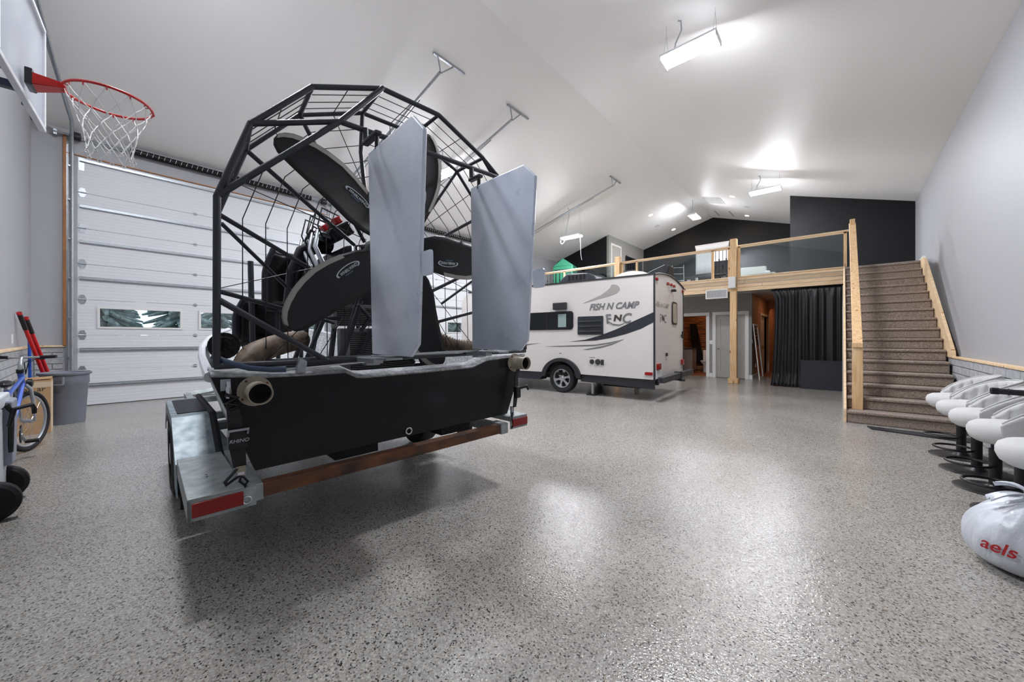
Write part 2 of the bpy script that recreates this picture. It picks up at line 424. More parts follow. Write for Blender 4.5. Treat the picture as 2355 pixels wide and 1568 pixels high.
struct(MB().box((XS+.05, .6, .945), (XR-.001, 8.9, .962)).build('trim_2', 'wall_grey'))
blocks(wall_front, YF, -10.38, -6.2, 0, 1.085, 'x', 1, bl=.4, bh=.0986)
struct(MB().box((XL, YF, 1.085), (-6.0, YF+.05, 1.115)).build('trim_3', 'pine', bevel=.003))
blocks(wall_left, XL, YF+.03, -.28, 0, 1.085, 'y', 1, bl=.4, bh=.0986)
struct(MB().box((XL, YF+.05, 1.085), (XL+.05, -.26, 1.115)).build('trim_4', 'pine', bevel=.003))
# framing stud beside the door track
struct(MB().box((XL, -.285, 1.1), (XL+.05, -.248, 4.86)).build('trim_5', 'stud'))
struct(MB().box((XL+.001, -.245, DZ+.002), (XL+.02, 4.32, DZ+.018)).build('trim_6', 'stud'))

# ------------------------------------------------------------------ overhead doors
def overhead(idx, y0, y1, wins, hy):
    d = bpy.data.objects.new('door_%d' % idx, None); COL.objects.link(d); d['kind'] = 'structure'; d.location = (XL, y0, 0)
    W_ = y1-y0; n = 7; H = DZ/n; x0, x1 = -.055, -.005
    for k in range(n):
        z0, z1 = k*H+.002, (k+1)*H-.003
        b = MB()
        if k == 2 and wins:
            za, zb = 1.455, 1.795; b.box((x0, 0, z0), (x1, W_, za)); b.box((x0, 0, zb), (x1, W_, z1)); c0 = 0
            for a, e in wins: b.box((x0, c0, za), (x1, a, zb)); c0 = e
            b.box((x0, c0, za), (x1, W_, zb))
            b.build('door_section', 'door_panel', d)
            for a, e in wins:
                f = MB(); t = .035
                f.box((x1-.001, a-t, za-t), (x1+.016, a, zb+t)); f.box((x1-.001, e, za-t), (x1+.016, e+t, zb+t))
                f.box((x1-.001, a, za-t), (x1+.016, e, za)); f.box((x1-.001, a, zb), (x1+.016, e, zb+t))
                fo = f.build('window_frame', 'white_trim', d)
                MB().box((-.034, a, za), (-.030, e, zb)).build('pane', 'clear_glass', fo)
        else:
            b.box((x0, 0, z0), (x1, W_, z1)).build('door_section', 'door_panel', d, bevel=.004)
        for zz in ([.39], [1.04], [], [2.345], [3.01], [3.65], [DZ-.06])[k]:
            b = MB(); b.prism([(x1, zz-.04), (x1+.012, zz-.04), (x1+.05, zz-.028), (x1+.05, zz-.008), (x1+.02, zz-.002), (x1+.02, zz+.02), (x1, zz+.024)], 1, .03, W_-.03)
            b.build('reinforcing_strut', 'galvanised', d)
    for k in range(1, n):
        for j, yy in enumerate(hy):
            b = MB(); z = k*H; wd = .05 if j == 0 else .03; ht = .085 if j == 0 else .035
            b.prism([(yy-wd, z-.02), (yy-wd, z+.02), (yy-wd*.5, z+ht), (yy+wd*.5, z+ht), (yy+wd, z+.02), (yy+wd, z-.02), (yy+wd*.5, z-ht), (yy-wd*.5, z-ht)], 0, x1, x1+.008)
            b.cyl((x1+.014, yy-wd, z), (x1+.014, yy+wd, z), .009, 8)
            b.build('hinge', 'galvanised', d)
    for yy in (.05, W_-.05):
        MB().box((x1, yy-.035, DZ-.25), (x1+.006, yy+.035, DZ-.02)).build('top_bracket', 'galvanised', d)
    MB().box((x0, 0, -.0), (x1+.003, W_, .012)).build('bottom_seal', 'rubber', d)
    return d
overhead(1, *DOORS[0], [(.278, 1.41), (1.745, 2.877), (3.2, 4.1)], (.06, 1.65, 3.0, 4.26))
overhead(2, *DOORS[1], [(.5, 1.6), (1.98, 2.63), (3.0, 4.2)], (.06, 1.5, 3.1, 4.6))
def track(y, label, splay=0., xe=4.83):
    t = thing('door_track', (XL, y, 0), label, 'door track')
    b = MB()
    b.box((.005, -.02, 0), (.065, -.014, 4.7)); b.box((.005, -.055, 0), (.011, -.014, 4.7))
    b.build('vertical_angle', 'galvanised', t)
    pts = [(.09, .03, .05), (.09, .03, 4.45)]
    z0 = 4.45; R = .55; aim = math.atan(.305)
    for i in range(1, 9):
        a = (PI/2-aim)*i/8; pts.append((.09+R*(1-math.cos(a)), .03, z0+R*math.sin(a)))
    MB().tube(pts, .024, 8).build('vertical_rail', 'galvanised', t, smooth=True)
    e = pts[-1]; x1 = xe; ez = e[2]+(x1-e[0])*.27
    m_ = MB(); m_.tube([e, (x1, .03+splay, ez)], .026, 8); m_.build('sloped_rail', 'galvanised', t, smooth=True)
    MB().tube([(1.2, .075+splay*.3, e[2]+.12), (x1-.7, .075+splay*.8, ez-.20)], .012, 6).build('backing_angle', 'galvanised', t)
    b = MB(); cz = ceil_z(XL+x1)
    b.box((x1-.02, -.12+splay*.8, cz-.035), (x1+.02, .62+splay, cz-.006)); b.build('ceiling_angle', 'galvanised', t)
    MB().tube([(x1, -.02+splay, cz-.03), (x1+.01, .03+splay, ez)], .013, 6).build('hanger', 'galvanised', t)
    MB().tube([(x1, .34+splay, cz-.03), (x1+.01, .05+splay, ez-.01)], .013, 6).build('hanger', 'galvanised', t)
    for z in (.9, 1.6, 2.3, 3.0, 3.7, 4.3): MB().box((.02, -.015, z), (.1, .03, z+.025)).build('track_bracket', 'galvanised', t)
    return t
track(DOORS[0][0]-.09, 'galvanised door track climbing left edge of the big overhead door', -.38, 3.6)
track(4.28, 'galvanised door track rising behind the wire cage to an angle hanger')
track(6.28, 'galvanised door track whose hanger is second from the left')
track(11.18, 'long galvanised door track nearest the green cabinet')
def spring(y0, y1, s0, s1, label):
    t = thing('spring_shaft', (XL+.10, y0, 4.85), label, 'door spring'); L = y1-y0
    MB().cyl((0, 0, 0), (0, L, 0), .016, 8).build('shaft', 'galvanised', t)
    b = MB(); n = 44; 
    b.cyl((0, s0-y0, 0), (0, s1-y0, 0), .062, 12); b.build('torsion_spring', 'black_spring', t, smooth=True)
    b = MB()
    for i in range(int((s1-s0)/.085)):
        y = s0-y0+.05+i*.085; b.tube([(.05, y, -.038), (.064, y+.01, 0), (.05, y+.022, .038)], .0035, 4)
    b.build('paint_tick', 'white_trim', t, kind='stuff')
    for y in (.28, L-.28):
        MB().lathe([(.03, -.07), (.07, -.06), (.075, .0), (.07, .06), (.03, .07)], (0, y, 0), 'y', 16).build('cable_drum', 'black_plastic', t)
    for y in (.05, L-.05, (s0+s1)/2-y0): MB().box((-.095, y-.02, -.05), (.01, y+.02, .05)).build('bearing_plate', 'galvanised', t)
    return t
spring(-.42, 4.42, .55, 3.82, 'black coil spring tube with white ticks above the left door')
spring(6.1, 11.3, 7.3, 10.4, 'black coil spring tube above the far door behind the propeller')

# outside the doors: ground and evergreens seen through the door windows
o = MB().box((-30, -8, -.3), (XL-.25, 22, -.1)).build('ground_outside', 'gravel'); o['kind'] = 'structure'
k = 0
for (x, y, h_) in ((-15.5, -1.2, 4.6), (-15.5, 1.9, 4.8), (-15.5, 5.0, 4.8), (-19.2, .4, 5.4), (-19.2, 3.6, 5.6), (-19.2, 7.0, 5.4), (-16.5, 12.5, 4.8), (-19, 16.0, 5.4)):
    b = MB(); q = random.Random(k); k += 1
    for i in range(220):
        a = q.uniform(0, 2*PI); hz = q.uniform(0.15, 1); r = (1-hz)*1.4+.12; r0 = .12
        b.tube([(r0*math.cos(a), r0*math.sin(a), hz*h_), (r*math.cos(a), r*math.sin(a), hz*h_-.28*r)], [.12, .03], 5)
    t = thing('evergreen_tree', (x, y, -.1), 'dark evergreen tree outside, seen through the overhead door windows', 'tree', group='evergreens outside the overhead doors')
    b.build('foliage', 'foliage', t, kind='stuff'); MB().cyl((0, 0, 0), (0, 0, h_*.9), .1, 8, .03).build('trunk', 'bark', t)

# ================================================================== loft
struct(MB().box((XL, YL, LF-.14), (0.03, YB, LF)).box((.03, 11.36, LF-.14), (XR-.001, 14.9, LF)).build('floor_loft', 'wall_greige'))
struct(MB().box((XL, YL+.1, 2.60), (.02, YB, 2.63)).build('ceiling_under_loft', 'loft_under'))
beam = struct(MB().box((XL, YL+.02, 2.53), (.02, YL+.10, LF-.14)).box((XL, YL+.02, LF-.14), (.02, YL+.06, 2.9)).build('wall_loft_edge', 'mortar'))
rows = [(2.53, 2.625), (2.63, 2.725), (2.73, 2.825), (2.83, 2.905)]
for r, (za, zb) in enumerate(rows):
    x = XL; q = random.Random(r+3)
    cuts = [XL, -7.1+.3*r, -4.6-.35*r, -2.4 + .4*((r*2) % 3), .02] if r in (1, 2) else [XL, -6.3, -2.22, .02]
    for a, e in zip(cuts, cuts[1:]):
        MB().box((a+.002, YL, za), (e-.002, YL+.02, zb)).build('plank', 'pine', beam, bevel=.003)
struct(MB().box((XL, YL-.02, 2.905), (.05, YL+.12, 2.935)).build('trim_7', 'pine', bevel=.004))
# support posts
p1 = thing('support_post', (-2.25, YL-.04, 0), 'pine post with a wider foot block under the right part of the loft', 'post')
MB().box((-.08, -.08, .13), (.08, .08, 3.97)).build('shaft', 'pine_up', p1, bevel=.006)
MB().box((-.125, -.11, 0), (.125, .11, .14)).build('foot_block', 'pine_up', p1, bevel=.01)
p2 = thing('support_post', (-5.66, YL-.04, 0), 'pine post rising beside the loft railing behind the camper roof', 'post')
MB().box((-.08, -.08, 0), (.08, .08, 3.97)).build('shaft', 'pine_up', p2, bevel=.006)
rl = thing('loft_railing', (0, YL+.02, 2.935), 'pine loft railing with clear panels and iron balusters', 'railing')
TZ = .86
MB().box((-8.9, -.045, TZ-.04), (-5.75, .045, TZ)).build('top_rail', 'pine', rl, bevel=.004)
MB().box((-5.57, -.045, TZ-.04), (-2.34, .045, TZ)).build('top_rail', 'pine', rl, bevel=.004)
MB().box((-2.16, -.045, TZ-.04), (.11, .045, TZ)).build('top_rail', 'pine', rl, bevel=.004)
MB().box((-8.9, -.03, TZ-.075), (-5.75, .03, TZ-.042)).build('sub_rail', 'pine', rl)
MB().box((-5.57, -.03, TZ-.075), (-2.34, .03, TZ-.042)).build('sub_rail', 'pine', rl)
MB().box((-2.16, -.03, TZ-.075), (.08, .03, TZ-.042)).build('sub_rail', 'pine', rl)
for x in (-8.86, -7.83, -5.78, -5.54, -5.03, -2.79, -2.37, -2.13, .05):
    MB().box((x-.03, -.03, 0), (x+.03, .03, TZ-.042)).build('stile', 'pine_up', rl, bevel=.003)
for a, e in ((-7.8, -5.81), (-5.0, -2.82), (-2.10, .02)):
    MB().box((a, -.006, .0), (e, .0, TZ-.076)).build('clear_panel', 'clear_glass', rl)
for a, e, n in ((-8.83, -7.86, 7), (-5.51, -5.06, 5), (-2.76, -2.40, 4)):
    for i in range(n):
        x = a+(e-a)*(i+.5)/n; b = MB().tube([(x, 0, 0), (x, 0, TZ-.076)], .007, 6)
        z = (.33, .52)[i % 2]
        b.lathe([(.006, z-.05), (.016, z-.02), (.016, z+.02), (.006, z+.05)], (x, 0, 0), 'z', 8)
        b.build('baluster', 'black_metal', rl)
# air grille and speaker on the beam
g = thing('air_register', (-2.67, YL-.09, 2.36), 'white air grille hung under the loft beam left of the post', 'air vent')
f = MB(); f.box((-.28, 0, 0), (.28, .03, .03)); f.box((-.28, 0, .23), (.28, .03, .26)); f.box((-.28, 0, .03), (-.25, .03, .23)); f.box((.25, 0, .03), (.28, .03, .23)); f.build('frame', 'white_trim', g)
MB().box((-.26, .03, .01), (.26, .35, .25)).build('duct_box', 'galvanised', g)
b = MB()
for i in range(22): x = -.24+i*.0229; b.box((x-.003, .005, .03), (x+.003, .02, .23))
for i in range(8): z = .04+i*.0257; b.box((-.25, .012, z), (.25, .022, z+.004))
b.build('grille', 'white_trim', g, kind='stuff')
s = thing('wall_speaker', (-2.245, YL-.30, 2.6), 'white outdoor style speaker on the pine post at beam height', 'speaker', rz=.1)
MB().prism(rrect(-.085, -.0, .085, .31, .02), 1, 0, .14).build('cabinet', 'plastic_white', s, bevel=.01)
MB().prism(rrect(-.07, .015, .07, .295, .02), 1, -.006, 0).build('grille', 'white_trim', s)
MB().box((-.03, .14, .12), (.03, .20, .18)).build('bracket', 'white_trim', s)
# under-loft grey wall with two doorways
YU = 13.2
w = MB(); w.box((XL, YU, 0), (-4.12, YU+.12, 2.6)); w.box((-4.12, YU, 2.0), (-3.28, YU+.12, 2.6)); w.box((-3.28, YU, 0), (-3.02, YU+.12, 2.6)); w.box((-3.02, YU, 2.0), (-2.2, YU+.12, 2.6)); w.box((-2.2, YU, 0), (-2.04, YU+.12, 2.6))
struct(w.build('wall_under_loft', 'wall_greige'))
hw = MB(); hw.box((-2.10, YU+.12, 0), (-2.04, 14.75, 2.6)); hw.box((-2.10, 14.75, 2.0), (-2.04, 16.5, 2.6)); hw.box((-2.10, 16.5, 0), (-2.04, YB, 2.6))
struct(hw.build('wall_hall', 'warm_wall'))
struct(MB().box((-2.04, 16.6, 2.32), (0.3, 16.9, 2.6)).build('trim_8', 'warm_wall'))
struct(MB().box((-.4, YL+.6, 0), (-.3, YB, 2.6)).build('wall_hall_right', 'wall_greige'))
struct(MB().box((.02, YL-.0, 0), (.05, YB, 2.85)).build('wall_understair', 'wall_greige'))
struct(MB().box((-2.04, 18.2, 0), (-.4, 18.3, 2.6)).build('wall_hall_end', 'warm_wall'))
def casing(name, x0, x1, zt, y, jamb=True):
    b = MB(); t = .085
    b.box((x0-t, y-.02, 0), (x0, y, zt+t)); b.box((x1, y-.02, 0), (x1+t, y, zt+t)); b.box((x0, y-.02, zt), (x1, y, zt+t))
    b.box((x0, y, 0), (x0+.015, y+.12, zt)); b.box((x1-.015, y, 0), (x1, y+.12, zt)); b.box((x0, y, zt-.015), (x1, y+.12, zt))
    struct(b.build(name, 'white_trim'))
casing('trim_9', -4.12, -3.28, 1.98, YU); casing('trim_10', -3.02, -2.2, 1.98, YU)
for i, (a, e) in enumerate(((XL, -4.21), (-3.19, -3.11), (-2.11, -2.02))):
    struct(MB().box((a, YU-.018, 0), (e, YU, .13)).build('baseboard_under_loft_%d' % (i+1), 'white_trim', bevel=.004))
struct(MB().box((-2.04, YU-.01, 0), (-2.02, 14.65, .13)).build('baseboard_hall', 'white_trim', bevel=.004))
b = MB(); b.box((-2.04, 14.65, 0), (-2.015, 14.75, 2.08)); b.box((-2.04, 16.5, 0), (-2.015, 16.6, 2.08)); b.box((-2.04, 14.75, 2.0), (-2.015, 16.5, 2.08)); struct(b.build('trim_11', 'white_trim'))
dr = bpy.data.objects.new('door_3', None); COL.objects.link(dr); dr['kind'] = 'structure'; dr.location = (-3.005, YU+.03, .01)
b = MB(); Wd, Hd = .79, 1.955
b.box((0, .012, 0), (Wd, .04, Hd)); 
for a in ((0, 0, .12, Hd), (Wd-.12, 0, Wd, Hd), (.12, 0, Wd-.12, .2), (.12, .86, Wd-.12, 1.0), (.12, Hd-.13, Wd-.12, Hd)): b.box((a[0], 0, a[1]), (a[2], .02, a[3]))
b.build('door_leaf', 'door_grey', dr)
kn = MB(); kn.lathe([(.03, -.0), (.03, -.008), (.012, -.012), (.012, -.04), (.027, -.05), (.03, -.065), (.02, -.078), (0.001, -.08)], (.06, 0, .92), 'y', 16); kn.build('door_knob', 'chrome', dr, smooth=True)
# hall door leaf, light wood frame catching warm light
hd = bpy.data.objects.new('door_4', None); COL.objects.link(hd); hd['kind'] = 'structure'; hd.location = (-2.09, 14.77, .01)
b = MB(); b.box((0, 0, 0), (.03, 1.0, 1.98)); b.build('door_leaf', 'door_grey', hd)
for z in ((.15, .85), (.98, 1.85)): MB().box((.03, .12, z[0]), (.036, .88, z[1])).build('door_panel_field', 'white_trim', hd, bevel=.004)
for (nm, x, z, y) in (('light_switch', -3.15, 1.05, YU),):
    t = thing(nm, (x, y, z), 'white double light switch between the bathroom doorway and the grey door', 'light switch')
    MB().box((-.055, -.008, 0), (.055, 0, .12)).build('plate', 'plastic_white', t, bevel=.003)
    for dx in (-.023, .023): MB().box((dx-.015, -.012, .03), (dx+.015, -.008, .09)).build('rocker', 'plastic_white', t)
t = thing('light_switch', (-2.04, 13.3, 1.08), 'white light switch on the warm hall wall near its corner', 'light switch')
MB().box((0, -.035, 0), (.008, .035, .12)).build('plate', 'plastic_white', t); MB().box((.008, -.015, .03), (.012, .015, .09)).build('rocker', 'plastic_white', t)
t = thing('wall_outlet', (-2.04, 13.85, .33), 'white wall outlet low behind the leaning mirror', 'outlet'); MB().box((0, -.035, 0), (.008, .035, .12)).build('plate', 'plastic_white', t)
MB().box((.008, -.017, .065), (.011, .017, .1)).build('socket', 'white_trim', t); MB().box((.008, -.017, .02), (.011, .017, .055)).build('socket', 'white_trim', t)
t = thing('wall_outlet', (-7.95, YF, 1.17), 'white outlet plate on the grey wall above the bicycle', 'outlet'); MB().box((-.035, 0, 0), (.035, .008, .12)).build('plate', 'plastic_white', t)
MB().box((-.017, .008, .065), (.017, .011, .1)).build('socket', 'white_trim', t); MB().box((-.017, .008, .02), (.017, .011, .055)).build('socket', 'white_trim', t)
# leaning mirror
mi = thing('leaning_mirror', (-1.87, 13.28, 0), 'tall white framed mirror leaning against the hall wall', 'mirror'); Rm = Matrix.Rotation(math.radians(-5.5), 3, 'Y')
b = MB(); 
for a in (((0, 0, 0), (.025, .055, 1.68)), ((0, .66, 0), (.025, .715, 1.68)), ((0, .055, 0), (.025, .66, .06)), ((0, .055, 1.62), (.025, .66, 1.68))): b.box(*a, rot=Rm, piv=(0, 0, 0))
b.build('frame', 'white_trim', mi); MB().box((.002, .055, .06), (.012, .66, 1.62), rot=Rm, piv=(0, 0, 0)).build('glass', 'mirror', mi)
# hall pictures
for i, z in enumerate((1.5, 1.05)):
    t = thing('framed_picture', (-1.5, 18.2, z), ('upper' if i == 0 else 'lower')+' small dark framed picture on the hall end wall beside the curtain', 'picture')
    b = MB(); b.box((-.2, -.03, 0), (.2, -.0, .38)); b.build('frame', 'black_plastic', t); MB().box((-.16, -.034, .04), (.16, -.03, .34)).build('print', 'picture', t)
struct(MB().box((-4.75, YU+.06, .001), (-2.14, 15.6, .008)).build('floor_bathroom', 'hall_floor'))
struct(MB().box((-2.04, 14.4, .001), (-.4, 18.2, .008)).build('floor_hall', 'hall_floor'))
# bathroom
struct(MB().box((-4.8, YU+.12, 0), (-4.72, 15.7, 2.6)).build('wall_bathroom_left', 'warm_wall'))
bs = struct(MB().box((-4.72, 15.5, 0), (-2.14, 15.6, 2.6)).build('wall_bathroom_back', 'mortar'))
q = random.Random(5); z = .02
while z < 2.5:
    h_ = q.uniform(.12, .22); x = -4.7
    while x < -2.2:
        L = q.uniform(.45, .95); xe = min(x+L, -2.16)
        if xe-x > .05:
            sk = q.uniform(-.03, .03); d_ = q.uniform(.02, .05)
            MB().prism([(x+.006, z+.005), (xe-.006, z+.005+sk*.4), (xe-.006, z+h_-.005+sk*.3), (x+.006, z+h_-.008)], 1, 15.5-d_, 15.5).build('stone', 'stone_wood', bs, bevel=.008)
        x = xe
    z += h_
v = thing('bathroom_vanity', (-4.34, 14.15, 0), 'small grey wood vanity just inside the bathroom doorway', 'vanity')
MB().box((-.36, 0, .1), (.36, .5, .84)).build('cabinet', 'vanity', v, bevel=.004); MB().box((-.38, -.02, .84), (.38, .52, .88)).build('countertop', 'rv_black_trim', v, bevel=.004)
for dx in (-.33, .01): MB().box((dx, -.015, .14), (dx+.32, 0, .66)).build('door', 'vanity', v, bevel=.005)
MB().box((-.33, -.015, .69), (.33, 0, .81)).build('drawer', 'vanity', v, bevel=.005)
tl = thing('toilet', (-3.66, 14.75, 0), 'white toilet seen through the bathroom doorway', 'toilet')
MB().lathe([(.11, 0), (.12, .05), (.1, .12), (.09, .22), (.13, .3), (.19, .37), (.205, .4)], (0, 0, 0), 'z', 24).build('bowl', 'porcelain', tl, smooth=True)
MB().prism(circ(0, .02, .21, 24, ry=.25), 2, .4, .435).build('seat_lid', 'porcelain', tl, bevel=.008)
MB().box((-.2, .28, .0), (.2, .46, .8)).build('tank', 'porcelain', tl, bevel=.02)
tw = thing('shower_curtain', (-4.28, 15.30, .28), 'black shower curtain gathered in the bathroom', 'curtain')
b = MB(); rows_ = []
for i in range(12):
    z = 1.5*i/11; wd = .36-.12*i/11
    rows_.append([(-.12+j/30*wd+(.16*(1-i/11)), .02*math.sin(j*1.3), z) for j in range(31)])
b.grid(rows_).build('drape', 'towel_black', tw, solid=.01, smooth=True)
MB().cyl((-.43, 0, 1.53), (1.2, 0, 1.53), .012, 8).build('rod', 'chrome', tw)
for dx in (-.08, 0, .08): MB().ring((dx, 0, 1.515), .022, .003, 'x', 12, 5).build('hook', 'chrome', tw)
# warm lamps in bathroom and hall (ceiling discs)
def disc_light(name, x, y, z, label, m='warm_led', r=.09, grp=None, slope=0.):
    t = thing(name, (x, y, z), label, 'ceiling light', group=grp); t.rotation_euler = (0, slope, 0)
    MB().lathe([(r*1.25, 0), (r*1.25, -.012), (r, -.014)], (0, 0, 0), 'z', 20).build('trim_ring', 'white_trim', t)
    MB().lathe([(r, -.015), (.001, -.016)], (0, 0, 0), 'z', 20).build('lens', m, t)
    return t
disc_light('recessed_light', -3.6, 14.4, 2.6, 'warm recessed light in the bathroom ceiling', r=.13)
disc_light('recessed_light', -1.3, 14.9, 2.6, 'warm recessed light in the hall ceiling near the mirror')
disc_light('recessed_light', -1.3, 17.3, 2.6, 'warm recessed light at the end of the hall')
# black stage curtain
cu = thing('stage_curtain', (0, YL+.12, 0), 'black floor length curtain hanging under the loft beam', 'curtain')
def drape(x0, x1, nf, amp, y, seed, flare=0., pool=0.):
    q = random.Random(seed); rows_ = []; n = 150; ph = [q.uniform(0, 6) for _ in range(6)]
    for i in range(26):
        t_ = i/25; z = .012+2.51*t_; row = []
        for j in range(n+1):
            u = j/n; x = x0+(x1-x0)*u
            k = amp*(.35+.65*(1-t_)) * (1+.35*math.sin(u*9+ph[1]))
            yy = y - .04 + k*math.sin(u*nf*2*PI+.5*math.sin(u*17+ph[0])) + k*(.35 if flare else .12)*math.sin(u*nf*4.7*PI+ph[2]+t_*1.5)
            if t_ > .93: yy = y-.04+.006*math.sin(u*nf*9)
            x += flare*(1-u)*(-(1-t_)**2*.08 - (.10 if t_ > .9 else 0)*((t_-.9)/.1 if t_ > .9 else 0))
            yy -= pool*max(0, .12-t_)*1.3
            row.append((x, yy, z))
        rows_.append(row)
    return rows_
MB().grid(drape(-1.32, -.78, 8, .05, 0, 2, flare=1, pool=1)).build('gathered_drape', 'curtain_black', cu, smooth=True, auto=False, solid=.006)
MB().grid(drape(-.79, .01, 5, .035, .02, 5)).build('flat_drape', 'curtain_black', cu, smooth=True, auto=False, solid=.006)
MB().cyl((-1.34, -.04, 2.52), (.015, -.04, 2.52), .012, 8).build('curtain_rod', 'black_metal', cu)
pn = thing('acoustic_panel', (-.385, YL-.2, 0), 'low dark grey panel standing in front of the black curtain', 'panel', rz=0)
MB().box((-.385, 0, .0), (.385, .05, .70), rot=Matrix.Rotation(math.radians(-5), 3, 'X'), piv=(0, 0, 0)).build('board', 'panel_black', pn, bevel=.006)
b = MB(); R5 = Matrix.Rotation(math.radians(-5), 3, 'X')
for a in (((-.39, -.004, 0), (-.375, .054, .705)), ((.375, -.004, 0), (.39, .054, .705)), ((-.375, -.004, .69), (.375, .054, .705)), ((-.375, -.004, 0), (.375, .054, .012))): b.box(*a, rot=R5, piv=(0, 0, 0))
b.build('edge_band', 'black_plastic', pn)

# ------------------------------------------------------------------ stairs
st = thing('staircase', (.05, 7.42, 0), 'brown carpeted staircase climbing to the loft along the right wall', 'stairs')
RS, TR, SW = .177, .262, 1.15
for i in range(16):
    y0 = i*TR
    b = MB(); z1 = (i+1)*RS
    b.box((0, y0-.022, z1-.045), (SW, y0+TR+.02, z1)); b.box((0, y0, z1-RS), (SW, y0+.03, z1-.04))
    b.build('carpeted_step', 'carpet', st, bevel=.018, smooth=True)
n = [(0, .0)]
prof = [(-.01, 0), (-.01, .2), (16*TR-.25, 16*RS+.02), (16*TR, 16*RS), (16*TR, 16*RS-.35), (.42, 0)]
MB().prism(prof, 0, -.035, -.003).build('stringer', 'pine', st, bevel=.003)
prof2 = [(.95, .955), (1.05, 1.10), (3.45, 2.79), (3.75, 3.0), (3.95, 3.0), (3.95, 2.6), (1.7, .955)]
MB().prism([(.95, .955), (.98, 1.05), (3.48, 2.82), (3.70, 2.86), (3.98, 2.86), (3.98, 2.5), (1.75, .955)], 0, SW+.006, SW+.045).build('skirt_board', 'pine', st, bevel=.003)
MB().box((0.0, 16*TR-.22, 16*RS-.005), (SW, 16*TR-.14, 16*RS+.018)).build('landing_nosing', 'galvanised', st)
MB().box((.06, .18, RS), (.18, .30, 1.18)).build('newel_post', 'pine_up', st, bevel=.006)
MB().box((.075, 16*TR-.2, 16*RS), (.165, 16*TR-.11, 3.93)).build('top_post', 'pine_up', st, bevel=.006)
ang = math.atan2(3.78-1.12, 16*TR-.2-.24)
MB().prism([(.16, 1.10), (.16, 1.17), (16*TR-.14, 3.85), (16*TR-.14, 3.76)], 0, .062, .178).build('handrail', 'pine_up', st, bevel=.006)
struct(MB().prism([(8.42, .962), (11.36, 2.86), (11.36, 0), (8.42, 0)], 0, XS+.05, XR-.001).build('wall_stair_ledge', 'wall_grey'))
struct(MB().prism([(11.5, LF), (14.9, LF), (14.9, LF+.14), (11.75, LF+.14)], 0, XS+.05, XS+.08).build('baseboard_landing', 'white_trim'))
struct(MB().prism([(7.95, .0), (11.4, 0), (11.4, 2.45)], 0, .0, .016).build('wall_below_stairs', 'wall_greige'))
mt = thing('floor_mat', (.70, 7.2, 0), 'flat black mat at the foot of the stairs', 'mat')
MB().prism([(-.44, .03), (.5, -.02), (.5, -.33), (-.40, -.16)], 2, 0, .012).build('rubber_mat', 'rubber', mt)

# ------------------------------------------------------------------ loft contents
wi = bpy.data.objects.new('window_1', None); COL.objects.link(wi); wi['kind'] = 'structure'; wi.location = (0, YB, 0)
b = MB(); t_ = .06
for a in (((wx0-t_, -.03, wz0-t_), (wx0, .02, wz1+t_)), ((wx1, -.03, wz0-t_), (wx1+t_, .02, wz1+t_)), ((wx0, -.03, wz1), (wx1, .02, wz1+t_)), ((wx0, -.03, wz0-t_), (wx1, .02, wz0)), (((wx0+wx1)/2-.02, .02, wz0), ((wx0+wx1)/2+.02, .05, wz1))): b.box(*a)
b.build('window_frame', 'white_trim', wi); MB().box((wx0, .06, wz0), (wx1, .066, wz1)).build('pane', 'clear_glass', wi)
sh = thing('window_shade', (RX-.03, YB-.05, 4.25), 'white fabric shade over the bright loft window', 'window shade')
rows_ = [[(-.66+1.32*j/30, -.012*math.sin(j*1.5), z) for j in range(31)] for z in (0, .4, .8, 1.1)]
MB().grid(rows_).build('panel', 'shade_white', sh, smooth=True, solid=.004)
MB().grid([[(-.72+1.44*j/30, -.05, 1.33) for j in range(31)], [(-.66+1.32*j/30, -.03-.012*math.sin(j*1.5), 1.02) for j in range(31)]]).build('valance', 'shade_white', sh, smooth=True, solid=.004)
MB().cyl((-.8, -.05, 1.34), (.8, -.05, 1.34), .014, 8).build('curtain_rod', 'black_metal', sh)
# closet door and screens on the grey side wall
cd = bpy.data.objects.new('door_5', None); COL.objects.link(cd); cd['kind'] = 'structure'; cd.location = (-7.70, 15.35, LF)
b = MB(); b.box((0, 0, 0), (.02, .09, 2.62)); b.box((0, .95, 0), (.02, 1.04, 2.62)); b.box((0, .09, 2.53), (.02, .95, 2.62)); b.build('casing', 'white_trim', cd)
MB().box((-.0, .09, 0), (.008, .95, 2.53)).build('door_leaf', 'door_grey', cd); MB().box((.008, .22, .3), (.013, .82, 2.3)).build('door_panel_field', 'door_grey', cd, bevel=.003)
tv = thing('wall_television', (-7.70, 17.7, 3.75), 'large black flat television on the grey closet wall of the loft', 'television')
MB().box((.02, -.85, 0), (.07, .95, 1.38)).build('screen', 'tinted', tv, bevel=.01); MB().box((0, -.3, .4), (.02, .4, .9)).build('wall_mount', 'black_metal', tv)
MB().box((.065, -.9, -.02), (.085, -.85, 1.4)).build('side_bezel', 'black_plastic', tv)
gh = thing('fabric_greenhouse', (-8.55, 13.0, LF), 'green covered mini greenhouse with a gable top on the loft', 'greenhouse', rz=.25)
b = MB(); wdt, dp = .42, .30
b.box((-wdt, -dp, 0), (wdt, dp, 1.32)); b.prism([(-wdt-.02, 1.30), (wdt+.02, 1.30), (0, 1.62)], 1, -dp-.02, dp+.02); b.build('cover', 'green_film', gh, bevel=.03, smooth=True)
for dx in (-.3, -.12, .1, .3): MB().box((dx-.015, -dp-.012, .1), (dx+.015, -dp, 1.15)).build('strap', 'black_plastic', gh)
MB().box((-.36, -dp-.014, 1.13), (.36, -dp, 1.17)).build('strap', 'black_plastic', gh)
bk = thing('storage_tote', (-6.9, 12.7, LF), 'dark covered tote behind the railing above the camper', 'storage bin')
